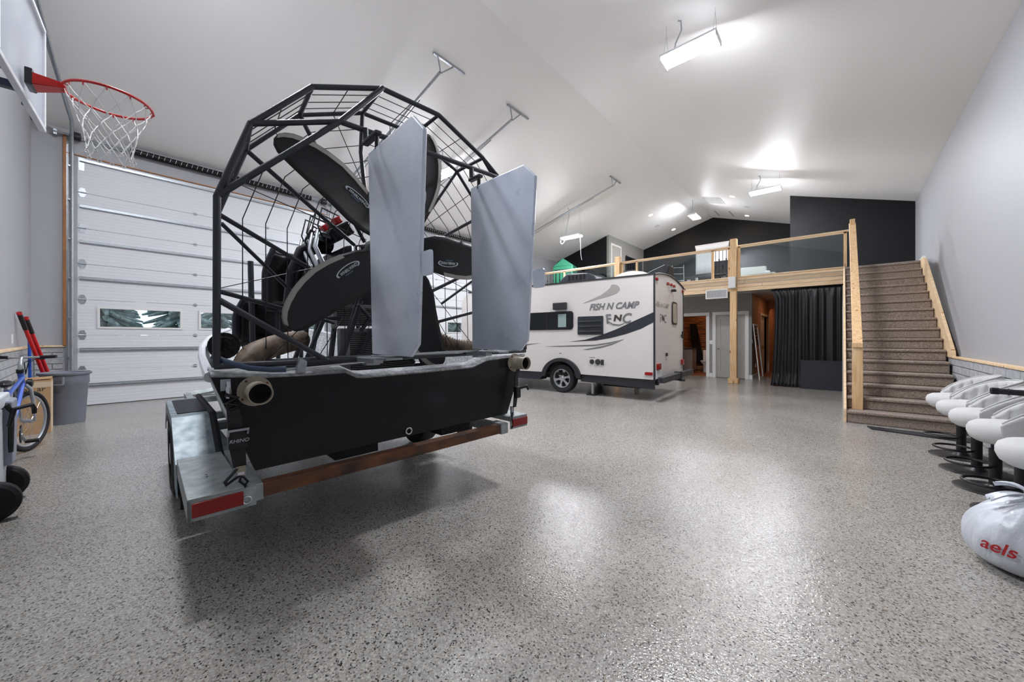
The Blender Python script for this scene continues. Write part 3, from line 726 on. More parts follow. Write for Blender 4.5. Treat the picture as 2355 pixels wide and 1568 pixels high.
MB().lathe([(.50, 0), (.55, .25), (.45, .55), (.2, .72), (.01, .74)], (0, 0, 0), 'z', 28).build('cover', 'rv_black_trim', bk, smooth=True)
bx_ = thing('storage_crate', (-5.80, 12.85, LF), 'black ribbed crate beside the dark covered tote', 'storage bin')
MB().box((-.4, -.25, 0), (.4, .25, .78)).build('bin', 'black_plastic', bx_, bevel=.02)
for i in range(7): MB().box((-.41, -.27, .1+i*.09), (.41, -.25, .13+i*.09)).build('rib', 'rv_black_trim', bx_)
ld = thing('metal_ladder', (-4.4, 14.0, LF), 'thin metal ladder rack standing on the loft behind the clear panel', 'ladder', rz=.5)
for dx in (-.19, .19): MB().cyl((dx, 0, 0), (dx, .1, 1.02), .014, 8).build('side_rail', 'bike_silver', ld)
for z in (.2, .45, .7, .93): MB().cyl((-.19, .1*z, z), (.19, .1*z, z), .011, 8).build('rung', 'bike_silver', ld)
dk = thing('office_desk', (-4.2, 15.7, LF), 'dark desk with open legs on the loft', 'desk')
MB().box((-.6, -.3, .72), (.6, .3, .76)).build('desk_top', 'black_plastic', dk)
for dx, dy in ((-.56, -.26), (.56, -.26), (-.56, .26), (.56, .26)): MB().box((dx-.03, dy-.03, 0), (dx+.03, dy+.03, .72)).build('leg', 'black_plastic', dk)
MB().box((-.1, -.02, .45), (.56, .02, .72)).build('modesty_panel', 'black_plastic', dk)
so = thing('loft_sofa', (-2.6, 15.2, LF), 'light grey sofa behind the iron balusters on the loft', 'sofa', rz=.2)
MB().box((-.7, -.4, .0), (.7, .4, .45)).build('seat_base', 'sofa', so, bevel=.04); MB().box((-.7, .2, .4), (.7, .42, .9)).build('backrest', 'sofa', so, bevel=.06)
for dx in (-.75, .57): MB().box((dx, -.4, .1), (dx+.18, .42, .65)).build('armrest', 'sofa', so, bevel=.05)
ch = thing('desk_chair', (-3.05, 13.9, LF), 'black high backed chair beside the railing post on the loft', 'chair')
MB().box((-.25, -.25, .42), (.25, .25, .5)).build('seat', 'black_plastic', ch, bevel=.03); MB().box((-.25, .2, .5), (.25, .27, 1.0)).build('backrest', 'black_plastic', ch, bevel=.03)
for a in range(5): MB().cyl((0, 0, .08), (.28*math.cos(a*1.257), .28*math.sin(a*1.257), .04), .018, 8).build('base_arm', 'black_metal', ch)
MB().cyl((0, 0, .06), (0, 0, .42), .03, 10).build('column', 'black_metal', ch)
cp = thing('white_cup', (-3.49, 12.05, LF), 'left of the two white cups at the foot of the clear railing panel', 'cup')
MB().lathe([(.035, 0), (.045, .1), (.05, .16), (.045, .16), (.04, .01)], (0, 0, 0), 'z', 16).build('cup_body', 'plastic_white', cp, smooth=True)
cp2 = thing('white_cup', (-3.28, 12.1, LF), 'right of the two white cups, narrower, beside the railing stile', 'cup')
MB().lathe([(.03, 0), (.036, .12), (.036, .2), (.03, .2), (.028, .01)], (0, 0, 0), 'z', 16).build('cup_body', 'plastic_white', cp2, smooth=True)
tb = thing('white_box', (-1.7, 12.3, LF), 'flat white box on the loft floor right of the post', 'box'); MB().box((-.35, -.2, 0), (.35, .2, .16)).build('carton', 'plastic_white', tb, bevel=.008)
MB().box((-.352, -.05, .155), (.352, .05, .163)).build('tape', 'white_trim', tb)

# ------------------------------------------------------------------ ceiling fittings
def fixture(x, y, z, rz, label, up, cord=True, tails=False, wires=True):
    t = thing('hanging_light', (x, y, z), label, 'light fixture', rz=rz, group='suspended shop lights')
    L, Wd = .37, .155
    MB().box((-L, -Wd, .03), (L, Wd, .065)).build('housing', 'plastic_white', t, bevel=.008)
    for s_ in (-1, 1):
        MB().prism([(s_*.02, .03), (s_*.145, .03), (s_*.138, 0.0), (s_*.085, -.014), (s_*.03, 0.0)], 0, -L+.01, L-.01).build('diffuser', 'led', t)
    MB().box((-L+.05, -Wd+.03, .065), (L-.05, Wd-.03, .07)).build('ceiling_fill_strip', 'led_ceiling_fill', t)  # glowing strip added on the housing as fill light for the ceiling
    for s_ in (-1, 1): MB().box((s_*L-.006, -Wd, -.012), (s_*L+.006, Wd, .06)).build('end_cap', 'plastic_white', t)
    if wires:
        for s_ in (-1, 1):
            for q_ in (-1, 1): MB().cyl((s_*(L-.04), q_*Wd*.8, .06), (s_*(L-.04), 0, .06+up*.62), .0018, 4).build('hanger_wire', 'galvanised', t)
            MB().cyl((s_*(L-.04), 0, .06+up*.62), (s_*(L-.04), 0, up), .0018, 4).build('hanger_wire', 'galvanised', t)
    if cord:
        MB().tube([(-.22, .0, .06), (-.2, .0, .06+up*.3), (-.12, .02, .06+up*.6), (-.13, .02, .06+up*.85), (-.17, .02, up)], .011, 8).build('power_cord', 'galvanised', t, smooth=True)
    if tails:
        MB().tube([(L-.02, 0, .02), (L-.0, 0, -.3), (L+.01, 0, -.65), (L+.05, 0, -.85)], .01, 6).build('loose_cord', 'white_trim', t, smooth=True)
        MB().tube([(-L+.1, 0, .0), (-L+.05, 0, -.12), (-L-.03, 0, -.16), (-L-.1, 0, -.1), (-L-.08, 0, 0)], .008, 6).build('loose_cord', 'white_trim', t, smooth=True)
    return t
fixture(-1.65, 5.75, 5.36, 0, 'large bright twin shop light nearest the camera', ceil_z(-1.65)-5.36)
fixture(-1.65, 12.8, 5.42, 0, 'bright shop light hanging above the right part of the loft railing', ceil_z(-1.65)-5.42)
fixture(-4.455, 16.07, 6.09, PI/2, 'bright shop light hanging end-on under the ridge over the loft', 6.74-6.09, wires=False)
fixture(-7.2, 11.35, 4.80, 0, 'bright shop light with dangling white cords above the camper', ceil_z(-7.2)-4.8, tails=True)
fixture(-7.26, 5.77, 5.23, 0, 'bright shop light showing behind the propeller blade', ceil_z(-7.26)-5.23)
fixture(-4.455, .6, 6.2, PI/2, 'shop light under the ridge just outside the frame', 6.74-6.2)
sl = math.atan(.305)
disc_light('recessed_light', -2.96, 15.29, ceil_z(-2.96), 'recessed light right of the ridge, nearer the air return', 'can_led', .075, slope=sl)
disc_light('recessed_light', -2.96, 18.08, ceil_z(-2.96), 'recessed light right of the ridge, close to the dark gable', 'can_led', .075, slope=sl)
disc_light('recessed_light', -5.94, 15.38, ceil_z(-5.94), 'recessed light left of the ridge, nearer the camera', 'can_led', .075, slope=-sl)
disc_light('recessed_light', -5.92, 18.13, ceil_z(-5.92), 'recessed light left of the ridge, close to the dark gable', 'can_led', .075, slope=-sl)
for x, y, lb in ((-2.73, 16.64, 'round ceiling speaker between the two right recessed lights'), (-6.18, 16.82, 'round ceiling speaker between the two left recessed lights')):
    t = thing('ceiling_speaker', (x, y, ceil_z(x)), lb, 'speaker'); t.rotation_euler = (0, sl if x > RX else -sl, 0)
    MB().lathe([(.12, 0), (.12, -.012), (.105, -.014)], (0, 0, 0), 'z', 24).build('rim', 'white_trim', t); MB().lathe([(.105, -.010), (.001, -.012)], (0, 0, 0), 'z', 24).build('grille', 'decal_grey', t)
t = thing('return_grille', (-3.72, 15.97, ceil_z(-3.72)), 'flat rectangular air return grille near the ridge', 'air vent'); t.rotation_euler = (0, sl, 0)
MB().box((-.32, -.42, -.02), (.32, .42, -.0)).build('frame', 'white_trim', t)
for i in range(12): MB().box((-.29+i*.05, -.39, -.026), (-.27+i*.05, .39, -.02)).build('louver', 'decal_grey', t)
for x, y in ((-4.08, 18.09), (-3.51, 17.97)):
    t = thing('slot_diffuser', (x, y, ceil_z(x)), ('left' if x < -4 else 'right')+' of the two thin slots in the ceiling by the gable', 'air vent'); t.rotation_euler = (0, sl, 0)
    MB().box((-.02, -.4, -.008), (.02, .4, 0)).build('slot_frame', 'decal_grey', t)
t = thing('attic_hatch', (-6.22, 5.5, ceil_z(-6.22)), 'small flush white hatch in the ceiling above the cage', 'hatch'); t.rotation_euler = (0, -sl, 0); MB().box((-.07, -.14, -.006), (.07, .14, 0)).build('cover_plate', 'ceiling_white', t)


# ================================================================== airboat (local x points sternward, z up)
RB, RR = math.radians(-4.3), math.radians(1.109)
BO = (-2.3, 1.526, 0)
ab = thing('airboat', BO, 'black and white airboat with a caged five-blade propeller and two aluminium rudders, on its trailer', 'airboat', rz=RB, rx=RR)
CY = .06
# hull
sta = [(-.03, 1.095, 1.175, .55, 1.06, .945), (-.8, 1.05, 1.15, .545, 1.075, .93), (-1.8, .985, 1.10, .545, 1.10, .88), (-2.8, .90, 1.02, .56, 1.16, .80), (-3.6, .78, .90, .64, 1.24, .68), (-4.2, .62, .74, .80, 1.32, .52), (-4.6, .44, .56, 1.02, 1.38, .36)]
def hull_rows(t=0.):
    R = []
    for (x, yl, yr, zb, zt, bw) in sta:
        zb2 = zb + (.12 if t else 0)
        R.append([(x, -yl+t, zt), (x, CY-.03-bw+t, zb2+.06), (x, CY-.03-bw+.06+t, zb2), (x, CY-.03+bw-.06-t, zb2), (x, CY-.03+bw-t, zb2+.06), (x, yr-t, zt)])
    return R
MB().grid(hull_rows()).build('hull_shell', 'hull_white', ab, solid=.012)
rws0 = hull_rows(.06); rws0[0] = [(-.07, p[1], p[2]) for p in rws0[0]]
MB().grid(rws0).build('inner_deck', 'hull_speckle', ab, solid=.012)
x, yl, yr, zb, zt, bw = sta[-1]
MB().prism([(-yl, zt), (CY-.03-bw, zb+.06), (CY-.03+bw, zb+.06), (yr, zt)], 0, x-.02, x).build('bow_plate', 'hull_white', ab)
for s_ in (0, 1):
    MB().tube([(min(-.06, r[0][0]) if not s_ else min(-.06, r[5][0]), r[0][1] if not s_ else r[5][1], r[0][2]) for r in hull_rows()], .028, 8).build('gunwale', 'hull_white', ab, smooth=True)
top = [(1.178, 1.058), (.72, 1.042), (.57, .995), (.1, .992), (-.315, .994), (-.37, 1.0), (-.441, 1.038), (-.655, 1.040), (-.86, 1.046), (-1.10, 1.072)]
MB().prism([(-.92, .545), (.95, .553)] + top, 0, -.05, 0).build('transom', 'hull_black', ab)
b = MB(); rws = []
for (y, z) in top: rws.append([(.004, y, z-.006), (.012, y, z+.004), (.004, y, z+.012), (-.10, y, z+.034), (-.12, y, z+.02)])
b.grid(rws).build('transom_lip', 'hull_speckle', ab, solid=.004, smooth=True)
MB().prism([(1.178, 1.058), (.72, 1.042), (.70, 1.036), (1.17, 1.048)], 0, .0, .006).build('rub_strip', 'black_plastic', ab)
pl = MB(); pl.ring((.008, -.013, .585), .022, .006, 'x', 16, 6); pl.build('drain_plug', 'chrome', ab, smooth=True)
# exhaust outlets
for (y, z, dr_) in ((-.915, .975, .03), (1.045, 1.0, .06)):
    MB().lathe([(.080, 0), (.080, .012), (.056, .014), (.056, .0)], (0, y, z), 'x', 28, caps=False).build('exhaust_flange', 'exhaust_tan', ab, smooth=True)
    b = MB(); b.lathe([(.056, 0), (.056, .155), (.051, .155), (.051, .0)], (.0, y, z), 'x', 28, caps=False); b.build('exhaust_pipe', 'exhaust_tan', ab, smooth=True)
    MB().lathe([(.051, .13), (.001, .08)], (0, y, z), 'x', 24, caps=False).build('pipe_interior', 'dark_void', ab)
    for a in range(4): MB().cyl((.012, y+.068*math.cos(a*PI/2+.6), z+.068*math.sin(a*PI/2+.6)), (.02, y+.068*math.cos(a*PI/2+.6), z+.068*math.sin(a*PI/2+.6)), .006, 8).build('bolt', 'rust', ab)
# cage
N1 = [(-1.074, 1.112), (-1.055, 1.983), (-.906, 2.404), (-.596, 2.737), (-.161, 2.918), (.284, 2.918), (.716, 2.731), (1.03, 2.404), (1.175, 1.983), (1.19, 1.112)]
N2 = [(CY+(y-CY)*.965, 1.95+(z-1.95)*.985 if z > 1.2 else z) for y, z in N1]
XM = -.34
def ctube(pts, r=.0155, name='cage_tube'): return MB().tube(pts, r, 10).build(name, 'powder_tube', ab, smooth=True)
for i in range(9):
    ctube([(0, *N1[i]), (0, *N1[i+1])], .0175 if i in (0, 8) else .0165); ctube([(XM, *N2[i]), (XM, *N2[i+1])], .0145)
for i in range(1, 9): ctube([(0, *N1[i]), (XM, *N2[i])], .0135)
ctube([(0, -1.084, 1.118), (0, 1.19, 1.098)], .0165); ctube([(XM, -1.03, 1.112), (XM, 1.15, 1.10)], .014)
C1, C2 = (.03, -.453, 2.575), (.03, .87, 2.60)
ctube([C1, C2], .017); ctube([C1, (.01, -.161, 2.918)], .017); ctube([C1, (0, -.906, 2.404)], .016); ctube([C1, (0, -1.055, 1.983)], .017)
ctube([C2, (0, .716, 2.731)], .014); ctube([C2, (0, 1.03, 2.404)], .014); ctube([C2, (0, 1.175, 1.983)], .014)
ctube([(0, -1.065, 1.46), (0, -.545, 1.115)], .016); ctube([(0, 1.18, 1.46), (0, .67, 1.105)], .016)
for i in (1, 8):
    s_ = -1 if i == 1 else 1
    hy = lambda y: y if s_ < 0 else 2*CY-y
    ctube([(XM, *N2[i]), (XM-.08, hy(-.3), 1.62)], .0145); ctube([(XM, hy(-1.0), 1.93), (XM-.25, hy(-.55), 1.55)], .012)
    ctube([(XM, hy(-1.01), 1.53), (XM-.1, hy(-.35), 1.36)], .014)
for i in (2, 3, 6, 7): ctube([(XM, *N2[i]), (XM-.12, CY+(N2[i][0]-CY)*.26, 1.9+(N2[i][1]-1.9)*.1)], .0145)
for i in (4, 5): ctube([(XM, *N2[i]), (XM-.02, N2[i][0]+(-.01 if i == 4 else .02), 2.62), (XM-.1, CY+(N2[i][0]-CY)*.7, 2.2)], .0145)
# wire screen on the front ring and hoops between the rings
b = MB(); HZ = 1.92
def scl(p, k): return (CY+(p[0]-CY)*k, HZ+(p[1]-HZ)*k)
NW = N2 + [(CY, 1.10)]
for k in (.89, .78, .67, .56, .45, .34, .24):
    P = [(XM, *scl(p, k)) for p in N2[:]]
    P = [(XM, P[0][1], 1.11)] + P[1:-1] + [(XM, P[-1][1], 1.10)]
    b.tube(P, .003, 5)
for i in range(9):
    m_ = ((N2[i][0]+N2[i+1][0])/2, (N2[i][1]+N2[i+1][1])/2); e = scl(m_, .2); b.tube([(XM, *m_), (XM, *e)], .003, 5)
for y in (-.8, -.5, -.2, .3, .65, .9): b.tube([(XM, y, 1.105), (XM, CY+(y-CY)*.45, 1.6)], .003, 5)
for xw in (-.09, -.18, -.26):
    f_ = -xw/.34; b.tube([(xw, CY+(p[0]-CY)*(1-.035*f_), p[1]+(q_[1]-p[1])*f_) for p, q_ in zip(N1, N2)], .003, 5)
for i in range(9):
    b.tube([(0, (N1[i][0]+N1[i+1][0])/2, (N1[i][1]+N1[i+1][1])/2), (XM, (N2[i][0]+N2[i+1][0])/2, (N2[i][1]+N2[i+1][1])/2)], .003, 5)
b.build('wire_screen', 'cable_black', ab, kind='stuff')
# propeller
HY, PX = CY, -.2
pr_ = MB(); pr_.lathe([(.05, -.10), (.10, -.09), (.115, -.05), (.115, .05), (.10, .07), (.05, .10), (.001, .11)], (PX, HY, HZ), 'x', 28)
hub = pr_.build('propeller_hub', 'galvanised', ab, smooth=True)
lead = [(.10, -.045), (.18, -.10), (.288, -.158), (.40, -.188), (.52, -.207), (.62, -.212), (.72, -.198), (.80, -.176), (.87, -.145), (.92, -.115), (.955, -.08), (.975, -.045)]
trail = [(.10, .045), (.18, .085), (.288, .115), (.40, .12), (.52, .10), (.62, .088), (.72, .078), (.80, .07), (.87, .062), (.92, .052), (.955, .03), (.975, -.005)]
for kb in range(5):
    A = math.radians(3+72*kb); ca, sa = math.cos(A), math.sin(A)
    def BP(r, s, dx=0.):
        tw = .55*(1.25-r)
        return (PX + s*tw*.62 + .06*(s/.2)**2*.35 + dx, HY+r*ca-s*sa, HZ+r*sa+s*ca)
    rows_ = []
    for (a0, a1) in zip(lead, trail):
        rows_.append([BP(a0[0]+(a1[0]-a0[0])*j/8, a0[1]+(a1[1]-a0[1])*j/8) for j in range(9)])
    bl_ = MB().grid(rows_).build('propeller_blade', 'blade_black', ab, smooth=True, auto=False, solid=.014)
    e = MB(); er = []
    for (a0, a1) in list(zip(lead, trail))[3:]:
        d_ = max(a1[1]-a0[1], .03); er.append([BP(a0[0]-.0, a0[1]-.004, .004), BP(a0[0]-.01, a0[1]+min(.026, d_*.6), .0105), BP(a0[0]-.006, a0[1]+min(.028, d_*.6), .004)])
    e.grid(er).build('leading_edge_guard', 'blade_edge', bl_, solid=.004)
    # maker's decal
    rc, sc_ = .43, -.085; ux = Vector((0, -ca, -sa)); uy = Vector((0, sa, -ca)); nn = Vector((1, 0, 0))
    # tangent frame on the twisted blade
    p0 = Vector(BP(rc, sc_)); px_ = (Vector(BP(rc-.05, sc_))-p0).normalized(); py_ = (Vector(BP(rc, sc_-.05))-p0); py_ = (py_-px_*py_.dot(px_)).normalized(); nz_ = px_.cross(py_)
    if nz_.x < 0: py_ = -py_; nz_ = -nz_
    def DM(u, v, d_=.013):
        o_ = p0+px_*u+py_*v+nz_*d_; return Matrix(((px_.x, py_.x, nz_.x, o_.x), (px_.y, py_.y, nz_.y, o_.y), (px_.z, py_.z, nz_.z, o_.z), (0, 0, 0, 1)))
    d = MB(); n_ = 28
    def EP(a, k, sh=0): return p0+px_*(.10*math.cos(a)*k+sh)+py_*(.030*math.sin(a)*(k if k == 1 else k*.93)+.002*0)+nz_*.012
    for i in range(n_):
        a, a2 = 2*PI*i/n_, 2*PI*(i+1)/n_
        if 200 < math.degrees(a) < 320: continue
        d.b.faces.new([d.b.verts.new(v) for v in (EP(a, 1), EP(a2, 1), EP(a2, .86), EP(a, .86))])
    d.build('decal_ring', 'decal_silver', bl_, solid=.0015)
    text('decal_lettering', 'WHIRLWIND', .030, 'decal_silver', bl_, DM(-.072, -.012), shear=.3, depth=.0008, sx=.82, bold=.0006)
    text('decal_lettering', 'PROPELLERS', .011, 'decal_blue', bl_, DM(-.045, -.028), shear=.2, depth=.0008, sx=1.1)
# gearbox, engine, stand
MB().lathe([(.04, -.1), (.13, -.16), (.15, -.22), (.15, -.34), (.1, -.42)], (PX, HY, HZ-.02), 'x', 20).build('gearbox', 'engine', ab, smooth=True)
en = MB(); en.prism([(-.20, 1.42), (.32, 1.42), (.36, 1.62), (.30, 1.98), (.06, 2.04), (-.18, 1.98), (-.24, 1.62)], 0, -1.35, -.66); en.build('engine_block', 'engine', ab, bevel=.02)
for s_ in (-1, 1):
    vc = MB(); rot = Matrix.Rotation(s_*-.6, 3, 'X'); c0 = (-.98, CY+s_*.24, 2.10)
    vc.box((c0[0]-.3, c0[1]-.09, c0[2]-.05), (c0[0]+.3, c0[1]+.09, c0[2]+.06), rot=rot, piv=c0); vc.build('valve_cover', 'black_metal', ab, bevel=.02)
    for i in range(4):
        c1 = (-1.19+i*.14, CY+s_*.26, 2.2); MB().box((c1[0]-.04, c1[1]-.03, c1[2]-.03), (c1[0]+.04, c1[1]+.03, c1[2]+.025), rot=rot, piv=c1).build('ignition_coil', 'red_cap', ab, bevel=.012)
        y0 = CY+s_*.34
        MB().tube([(c1[0], CY+s_*.26, 2.05), (c1[0]+.02, y0+s_*.07, 2.08), (c1[0]+.08, y0+s_*.11, 1.95), (c1[0]+.2, y0+s_*.07, 1.75), (-.58, y0-s_*.04, 1.6)], .017, 10).build('exhaust_header', 'galvanised', ab, smooth=True)
        MB().tube([(c1[0], c1[1]-s_*.02, 2.24), (c1[0]+.03, c1[1]+s_*.12, 2.27), (c1[0]+.05, c1[1]+s_*.16, 2.12), (c1[0]+.02, c1[1]+s_*.1, 2.0)], .006, 6).build('plug_wire', 'cable_black', ab, smooth=True)
for i in range(7):   # bundle of bright tubes behind the left rudder
    y = -.13+i*.045; MB().tube([(-.62, y, 1.98-.012*i), (-.56, y-.02, 1.90), (-.55, y-.07, 1.78), (-.56, y-.10, 1.66)], .014, 8).build('coolant_tube', 'bike_silver', ab, smooth=True)
for k in range(2):
    MB().tube([(-1.0, -.16-.02*k, 2.04-.03*k), (-1.0, -.28-.03*k, 2.05-.05*k), (-1.0, -.40-.0*k, 1.96-.05*k), (-1.0, -.47+.02*k, 1.78-.04*k), (-1.0, -.50+.05*k, 1.52)], .045, 12).build('air_intake_pipe', 'black_metal', ab, smooth=True)
MB().tube([(-.9, -.28, 2.1), (-.9, -.36, 2.12), (-.9, -.40, 2.03), (-.9, -.37, 1.92)], .007, 6).build('vacuum_hose', 'cable_black', ab, smooth=True)
MB().tube([(-.92, -.24, 2.12), (-.92, -.33, 2.16), (-.92, -.37, 2.06), (-.9, -.33, 1.94)], .007, 6).build('vacuum_hose', 'cable_black', ab, smooth=True)
for s_ in (-1, 1):
    hy = lambda y: y if s_ < 0 else 2*CY-y
    for (p, q_) in (((-.5, hy(-.06), 1.80), (-.5, hy(-.32), 1.0)), ((-.46, hy(-.14), 1.535), (-.46, hy(-.30), 1.08)), ((-.75, hy(-.22), 1.5), (-.5, hy(-.40), .75)), ((-.9, hy(-.3), 1.45), (-.62, hy(-.53), .75)), ((-.5, hy(-.039), 1.30), (-.5, hy(-.20), 1.02)), ((-1.3, hy(-.25), 1.45), (-1.35, hy(-.5), .72))):
        MB().tube([p, q_], .021, 8).build('engine_stand_tube', 'powder_tube', ab, smooth=True)
    MB().tube([(-.5, hy(-.285), 1.40), (-.5, hy(-.40), 1.385), (-.5, hy(-.52), 1.1)], .016, 8).build('engine_stand_tube', 'powder_tube', ab, smooth=True)
MB().tube([(-.62, -.62, 1.06), (-.62, .74, 1.06)], .018, 8).build('engine_stand_tube', 'powder_tube', ab, smooth=True)
MB().tube([(-.45, -.17, 1.5), (-.45, .02, 1.30)], .016, 8).build('engine_stand_tube', 'powder_tube', ab, smooth=True)
MB().tube([(-.45, .0, 1.5), (-.45, -.15, 1.30)], .016, 8).build('engine_stand_tube', 'powder_tube', ab, smooth=True)
def radiator(x, y0, y1, z0, z1, n, tl=.08):
    b = MB(); b.box((x-.05, y0, z0), (x-.012, y1, z1)); b.build('radiator_core', 'dark_void', ab)
    b = MB()
    for i in range(n): z = z0+(i+.5)*(z1-z0)/n; b.box((x-.02, y0, z-.0035), (x, y1, z+.0035))
    b.build('radiator_fins', 'radiator_tank', ab, kind='stuff')
    b = MB(); b.box((x-.06, y0-tl, z0-.02), (x+.005, y0, z1+.03)); b.build('radiator_tank', 'radiator_tank', ab, bevel=.01)
    MB().box((x-.06, y0, z1), (x+.008, y1, z1+.03)).build('radiator_frame', 'radiator_tank', ab, bevel=.004)
radiator(-.56, -.19, .36, .76, 1.29, 36); radiator(-.60, -.27, .30, 1.34, 1.48, 10, .03)
MB().box((-.75, -.6, .72), (-.6, .6, .8)).build('floor_crossmember', 'powder_tube', ab)
MB().box((-1.5, -.55, .70), (-.75, .65, 1.0)).build('engine_tray', 'black_plastic', ab, bevel=.02)
# corrugated exhaust ducts
def duct(P, name='corrugated_duct'):
    b = MB(); pts = []
    for i in range(len(P)-1):
        p0 = Vector(P[max(i-1, 0)]); p1_ = Vector(P[i]); p2_ = Vector(P[i+1]); p3 = Vector(P[min(i+2, len(P)-1)])
        for k in range(16):
            t = k/16; pts.append(.5*((2*p1_)+(-p0+p2_)*t+(2*p0-5*p1_+4*p2_-p3)*t*t+(-p0+3*p1_-3*p2_+p3)*t**3))
    b.tube(pts, [.058 if i % 2 else .073 for i in range(len(pts))], 14); b.build(name, 'duct', ab, smooth=True, auto=False)
duct([(-.06, -.93, .99), (-.22, -.92, 1.05), (-.34, -.87, 1.14), (-.45, -.76, 1.19), (-.6, -.62, 1.22), (-.75, -.48, 1.24)])
duct([(-.06, 1.03, .99), (-.24, 1.0, 1.06), (-.35, .86, 1.13), (-.45, .7, 1.16), (-.6, .56, 1.25), (-.75, .5, 1.3)])
# seats in front of the engine
def seat(x, y, z, w_, h_, name):
    rows_ = []
    for i in range(13):
        t = i/12; hw_ = w_/2*(1-.45*max(0, t-.55)**1.5*2.2)
        rows_.append([(x-.13*(1-abs(j/8)**2.2)+.05*t, y+hw_*j/8, z+h_*t) for j in range(-8, 9)])
    s_ = MB().grid(rows_).build(name, 'black_plastic', ab, smooth=True, solid=.03)
    P = [rows_[i][0] for i in range(13)] + [rows_[12][j] for j in range(1, 17)] + [rows_[i][16] for i in range(11, -1, -1)]
    MB().tube(P, .022, 8).build('seat_rim', 'powder_tube', s_, smooth=True)
    MB().box((x-.55, y-w_/2+.02, z-.05), (x-.05, y+w_/2-.02, z+.06)).build('seat_cushion', 'black_plastic', s_, bevel=.04)
seat(-1.62, -.33, 1.55, .44, .50, 'seat_back'); seat(-1.95, -.50, 1.22, .46, .40, 'seat_back'); seat(-1.62, .45, 1.5, .44, .45, 'seat_back')
for y in (-.42, -.22, .35, .55): MB().tube([(-1.75, y, 1.5), (-1.75, y, .68)], .02, 8).build('seat_post', 'powder_tube', ab, smooth=True)
MB().tube([(-1.5, -.667, 1.92), (-1.5, -.667, .7)], .022, 8).build('grab_post', 'powder_tube', ab, smooth=True)
# round fan guard near the left corner, pull cable, steering rod
b = MB()
for r in (.075, .05, .025): b.ring((-.35, -1.0, 1.215), r, .004, 'x', 20, 5)
for a in range(8): b.cyl((-.35, -1.0, 1.215), (-.35, -1.0+.075*math.cos(a*PI/4), 1.215+.075*math.sin(a*PI/4)), .003, 4)
b.build('fan_guard', 'cable_black', ab); MB().lathe([(.07, -.06), (.078, -.0), (.02, .0)], (-.36, -1.0, 1.215), 'x', 20).build('fan_shroud', 'black_plastic', ab, smooth=True)
MB().tube([(-.06, -1.08, 1.165), (.0, -1.03, 1.135), (.012, -.94, 1.10), (.015, -.84, 1.085), (.02, -.77, 1.080)], .016, 10).build('steering_sheath', 'sheath_blue', ab, smooth=True)
MB().cyl((.02, -.77, 1.080), (.02, -.70, 1.081), .010, 8).build('cable_ferrule', 'galvanised', ab)
MB().cyl((.02, -.66, 1.082), (.03, -.20, 1.10), .006, 8).build('steering_rod', 'chrome', ab)
MB().prism([(-.72, 1.055), (-.675, 1.055), (-.665, 1.12), (-.70, 1.145), (-.72, 1.09)], 0, .0, .045).build('cable_clamp', 'galvanised', ab, bevel=.004)
# rudders
for i, (yr_, tilt) in enumerate(((-.30, 0.), (.55, 0.))):
    P = [(.112, 1.150), (.59, 1.148), (.672, 1.215), (.768, 2.292), (.655, 2.410), (.115, 2.392)]
    P = [(.105, 1.148), (.58, 1.144), (.66, 1.213), (.755, 2.30), (.645, 2.412), (.10, 2.40)] if i == 0 else [(.04, 1.144), (.572, 1.140), (.645, 1.212), (.74, 2.308), (.632, 2.416), (.05, 2.42)]
    r_ = MB().prism(P, 1, yr_-.012, yr_+.012).build('rudder', 'rudder_alu', ab, bevel=.006)
    zz = 1.565; MB().prism(rrect(.70, zz, .80, zz+.125, .018, 3), 1, yr_-.004, yr_+.004).build('trim_tab', 'rudder_alu', r_)
    MB().cyl((P[0][0]+.10, yr_, 2.39), (P[0][0]+.10, yr_, 2.47), .014, 8).build('pivot_pin', 'black_metal', r_)
    MB().box((.03, yr_-.022, 2.475), (P[0][0]+.13, yr_+.022, 2.50)).build('pivot_bracket', 'powder_tube', r_, bevel=.008)
    MB().cyl((.05, yr_, 2.49), (.05, yr_, 2.58), .018, 8).build('pivot_post', 'powder_tube', r_)
    MB().box((-.02, yr_-.07, 1.122), (.42, yr_+.03, 1.132)).build('base_bracket', 'galvanised', r_)
    MB().prism([(.06, 1.10), (.30, 1.10), (.30, 1.13), (.06, 1.13)], 1, yr_-.09, yr_-.03).build('steering_arm', 'galvanised', r_, bevel=.004)
    MB().lathe([(.05, 1.085), (.055, 1.10), (.03, 1.115)], (.16, yr_-.04, 0), 'z', 16).build('bearing', 'galvanised', r_, smooth=True)
MB().cyl((.16, -.34, 1.135), (.16, .5, 1.135), .008, 8).build('rudder_link_rod', 'bike_silver', ab)

# ================================================================== boat trailer
tr = thing('boat_trailer', BO, 'galvanised boat trailer with wide step fenders under the black airboat', 'trailer', rz=RB, rx=RR)
MB().box((.0, -.905, .418), (.075, .84, .492)).build('rear_crossbeam', 'rust', tr, bevel=.006)
for s_, y0, y1 in ((0, -.965, -.90), (1, .80, .88)): MB().box((-.06, y0, .41), (.085, y1, .50)).build('corner_joint', 'galv_box', tr, bevel=.006)
for y in (-.93, .84): MB().box((-4.6, y-.035, .41), (-.06, y+.035, .485)).build('side_rail', 'galv_box', tr)
MB().tube([(-4.6, -.93, .45), (-5.6, CY, .45)], .045, 4).build('tongue_rail', 'galv_box', tr); MB().tube([(-4.6, .84, .45), (-5.6, CY, .45)], .045, 4).build('tongue_rail', 'galv_box', tr)
MB().cyl((-5.5, CY, .43), (-5.5, CY, .06), .03, 10).build('jack_leg', 'galvanised', tr); MB().lathe([(.09, -.025), (.1, 0), (.09, .025)], (-5.5, CY, .10), 'y', 16).build('jack_wheel', 'rubber', tr)
